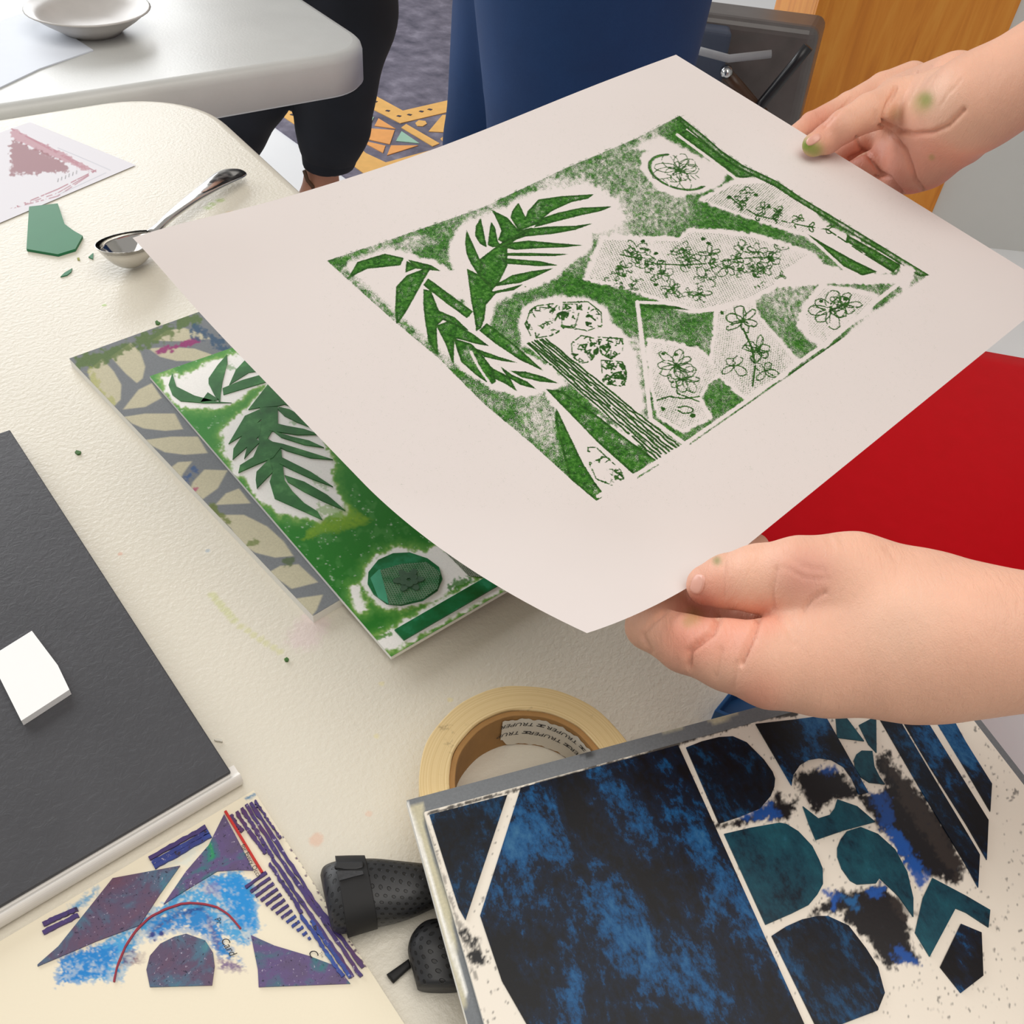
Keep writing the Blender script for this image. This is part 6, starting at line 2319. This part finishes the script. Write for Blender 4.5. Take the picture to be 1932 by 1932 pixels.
# ---- person in blue jeans behind the print
Jb = np.array([0.17, 1.32, 0.0])
l1, l2 = AT(938, 190, 1.40), AT(1112, 170, 1.26)
g = G('blue_denim', 0.85, lin(26, 66, 122))
n = g.noise(7, 4, 0.6, 0.5)
c_ = g.mix(n, lin(2, 36, 80), lin(8, 58, 110))
c_ = g.mix(g.math('MULTIPLY', g.noise(500, 2), 0.10), c_, lin(60, 100, 150))
g.col(c_)
g.bump(g.noise(900, 2), 0.2, 0.0008)
m_jeans = g.m


def fun_jeans(P):
    a = chain(P, [np.array([l1[0] + 0.04, l1[1] + 0.0, 0.95]), np.array([l1[0], l1[1], 0.55]), np.array([l1[0] + 0.015, l1[1] + 0.02, 0.10])], [0.105, 0.076, 0.072], 0.02)
    b = chain(P, [np.array([l2[0] - 0.02, l2[1] + 0.03, 0.95]), np.array([l2[0], l2[1], 0.60]), np.array([l2[0] - 0.01, l2[1] + 0.02, 0.10])], [0.165, 0.125, 0.085], 0.02)
    d = smin(a, b, 0.006)
    hp = cone(P, [l1[0] + 0.06, l1[1], 1.0], [l2[0] + 0.0, l2[1] + 0.06, 1.0], 0.12, 0.15)
    return np.maximum(smin(d, hp, 0.03), np.maximum(P[..., 2] - 1.08, 0.04 - P[..., 2]))


def upper_body(P, bx, by, z0, fwd, sh=0.19):
    """torso, arms hanging, neck and head above the waist z0"""
    s_ = np.array([-fwd[1], fwd[0], 0])
    c0 = np.array([bx, by, z0])
    d = smin(cone(P, c0, c0 + np.array([0, 0, 0.28]), 0.135, 0.14), cone(P, c0 + s_ * 0.1 + np.array([0, 0, 0.38]), c0 - s_ * 0.1 + np.array([0, 0, 0.38]), 0.10, 0.10), 0.08)
    return d


jx = (l1[0] + l2[0]) / 2 + 0.03
jy = (l1[1] + l2[1]) / 2
jn = empty('person', (jx, jy, 0))
off = np.array([jx, jy, 0])
tag(jn, 'person in blue jeans standing behind the raised print', 'person')
cloth('jeans', fun_jeans, [l1[0] - 0.25, l2[1] - 0.25, 0.0], [l2[0] + 0.28, l1[1] + 0.28, 1.12], m_jeans, jn, off, 0.012)


def torso_head(root, x, y, zw, fwd, off, shirt_mat, hair_mat):
    s_ = np.array([-fwd[1], fwd[0], 0.0])
    c0 = np.array([x, y, zw])
    sh = c0 + np.array([0, 0, 0.40])
    hd = sh + np.array([0, 0, 0.27])

    def f_sh(P):
        d = smin(cone(P, c0, c0 + np.array([0, 0, 0.26]), 0.14, 0.145), cone(P, sh + s_ * 0.12 - np.array([0, 0, 0.06]), sh - s_ * 0.12 - np.array([0, 0, 0.06]), 0.10, 0.10), 0.08)
        for q in (-1, 1):
            d = smin(d, chain(P, [sh + s_ * 0.17 * q - np.array([0, 0, 0.05]), sh + s_ * 0.23 * q - np.array([0, 0, 0.32]), sh + s_ * 0.19 * q + fwd * 0.10 - np.array([0, 0, 0.27])], [0.07, 0.055, 0.045], 0.02), 0.03)
        return np.maximum(d, c0[2] - 0.10 - P[..., 2])

    def f_bd(P):
        d = smin(cone(P, hd + fwd * 0.015 - np.array([0, 0, 0.05]), hd + np.array([0, 0, 0.045]), 0.068, 0.088), cone(P, sh, hd, 0.055, 0.055), 0.03)
        d = smin(d, cone(P, hd + fwd * 0.085, hd + fwd * 0.108 - np.array([0, 0, 0.03]), 0.008, 0.013), 0.012)
        for q in (-1, 1):
            d = smin(d, cone(P, hd + s_ * 0.085 * q, hd + s_ * 0.09 * q - np.array([0, 0, 0.025]), 0.015, 0.01), 0.006)
            el_ = sh + s_ * 0.23 * q - np.array([0, 0, 0.32])
            w_ = el_ + fwd * 0.20 - s_ * 0.08 * q + np.array([0, 0, 0.10])
            d = smin(d, chain(P, [sh + s_ * 0.16 * q - np.array([0, 0, 0.05]), el_, w_, w_ + fwd * 0.06, w_ + fwd * 0.13 - s_ * 0.03 * q], [0.045, 0.036, 0.027, 0.036, 0.018], 0.01), 0.02)
        d = smin(d, cone(P, sh + s_ * 0.15 - np.array([0, 0, 0.05]), sh - s_ * 0.15 - np.array([0, 0, 0.05]), 0.05, 0.05), 0.02)
        return d
    cloth('shirt', f_sh, c0 + np.array([-0.45, -0.45, -0.12]), sh + np.array([0.45, 0.45, 0.12]), shirt_mat, root, off, 0.02)
    V, Q = surface_nets(f_bd, c0 + np.array([-0.45, -0.45, -0.35]), hd + np.array([0.45, 0.45, 0.2]), 0.016)
    V = relax(V, Q, 2)
    mk_np('body', V - off, Q, m_skin, root, True, np.column_stack([np.tile(SK, (len(V), 1)), np.ones(len(V))]))
    cloth('hair', lambda P: np.maximum(cone(P, hd - fwd * 0.02 + np.array([0, 0, 0.05]), hd - fwd * 0.03, 0.098, 0.097), ((P - hd) @ fwd) - 0.055 + 0.25 * np.clip(-(P[..., 2] - hd[2] - 0.05), 0, 1)), hd - 0.2, hd + 0.2, hair_mat, root, off, 0.012)


torso_head(jn, jx, jy, 1.06, np.array([-0.6, -0.8, 0]), off, plain('grey_jumper', (120, 122, 126), 0.9), m_hair)
for q in (l1, l2):
    f = np.array([q[0], q[1] + 0.02, 0])
    cloth('shoe', lambda P, f=f: np.maximum(smin(cone(P, f + np.array([0, 0.02, 0.045]), f + np.array([-0.06, -0.14, 0.03]), 0.05, 0.038), cone(P, f + np.array([0, 0, 0.05]), f + np.array([0, 0, 0.09]), 0.045, 0.04), 0.02), 0.001 - P[..., 2]), f - 0.25, f + 0.25, m_shoe, jn, off, 0.012)

# ---- person in navy joggers behind the far table
g = G('navy_jersey', 0.9, lin(16, 18, 26))
g.col(g.mix(g.noise(9, 4), lin(10, 11, 16), lin(24, 28, 40)))
m_jog = g.m
ank = FL(608, 352, 0.08)
kn = AT(632, 170, ank[1] - 0.02)
YJ = ank[1]
k2a, k2b = AT(430, 232, YJ - 0.05), AT(470, 185, YJ)
ank2 = k2a + (k2a - k2b) * 0.8
ank2[2] = 0.16


def fun_jog(P):
    cz = AT(622, 300, YJ)[2]
    tz = AT(630, 150, YJ)[2]
    a = chain(P, [AT(650, 20, YJ), AT(632, 165, YJ), AT(628, 235, YJ), AT(622, 272, YJ)], [0.11, 0.092, 0.086, 0.074], 0.02)
    b = chain(P, [AT(560, 20, YJ), AT(478, 165, YJ), AT(440, 245, YJ), AT(400, 320, YJ)], [0.11, 0.085, 0.075, 0.07], 0.02)
    hp = cone(P, [AT(600, 0, YJ)[0] - 0.08, YJ, 0.92], [AT(600, 0, YJ)[0] + 0.08, YJ, 0.92], 0.14, 0.14)
    lg = chain(P, [AT(650, 20, YJ), [AT(600, 0, YJ)[0] + 0.08, YJ, 0.92]], [0.11, 0.11], 0.02)
    lh = chain(P, [AT(560, 20, YJ), [AT(600, 0, YJ)[0] - 0.08, YJ, 0.92]], [0.11, 0.11], 0.02)
    d = smin(smin(np.minimum(a, b), hp, 0.03), np.minimum(lg, lh), 0.03)
    cut = AT(622, 300, YJ)[2]
    return np.maximum(d, P[..., 2] - 1.0)


jox = AT(600, 0, YJ)[0]
jo = empty('person', (jox, YJ, 0))
off = np.array([jox, YJ, 0])
tag(jo, 'person in navy joggers with a bare ankle behind the far table', 'person')
cloth('joggers', fun_jog, [jox - 0.75, YJ - 0.3, 0.05], [jox + 0.4, YJ + 0.3, 1.05], m_jog, jo, off, 0.012)
cu0, cu1 = AT(622, 282, YJ), AT(620, 306, YJ)
cloth('cuff', lambda P: np.maximum(cone(P, cu0, cu1, 0.070, 0.063), cu1[2] - 0.012 - P[..., 2]), cu1 - 0.12, cu0 + 0.12, plain('ribbed_cuff', (14, 18, 28), 0.9), jo, off, 0.006)


def f_foot(P):
    a1 = AT(606, 335, YJ)
    a2 = AT(606, 372, YJ - 0.01)
    d = chain(P, [AT(612, 290, YJ), a1, a2], [0.040, 0.040, 0.046], 0.01)
    t = np.array([a2[0] - 0.05, YJ - 0.16, 0.03])
    d = smin(d, chain(P, [np.array([a2[0], YJ, 0.05]), t], [0.045, 0.036], 0.01), 0.03)
    return np.maximum(d, 0.002 - P[..., 2])


def f_foot2(P):
    b = AT(400, 320, YJ)
    d = chain(P, [b, np.array([b[0] - 0.02, YJ, 0.06]), np.array([b[0] - 0.06, YJ - 0.15, 0.03])], [0.045, 0.045, 0.036], 0.02)
    return np.maximum(d, 0.002 - P[..., 2])


for ff in (f_foot, f_foot2):
    V, Q = surface_nets(ff, [jox - 0.8, YJ - 0.3, 0.0], [jox + 0.35, YJ + 0.2, 0.45], 0.009)
    V = relax(V, Q, 2)
    mk_np('foot', V - off, Q, m_skin, jo, True, np.column_stack([np.tile(L3(186, 130, 104), (len(V), 1)), np.ones(len(V))]))
s1 = [AT(x, y, YJ - 0.047) - off for x, y in ((574, 322), (580, 340), (590, 352), (597, 372))]
mk('ankle_strap', *tube_vf(s1, 0.005, 8), plain('strap_brown', (84, 56, 34), 0.6), jo, True)
torso_head(jo, jox, YJ, 0.98, np.array([0.1, -1.0, 0]), off, plain('black_top', (30, 30, 34), 0.9), m_hair)
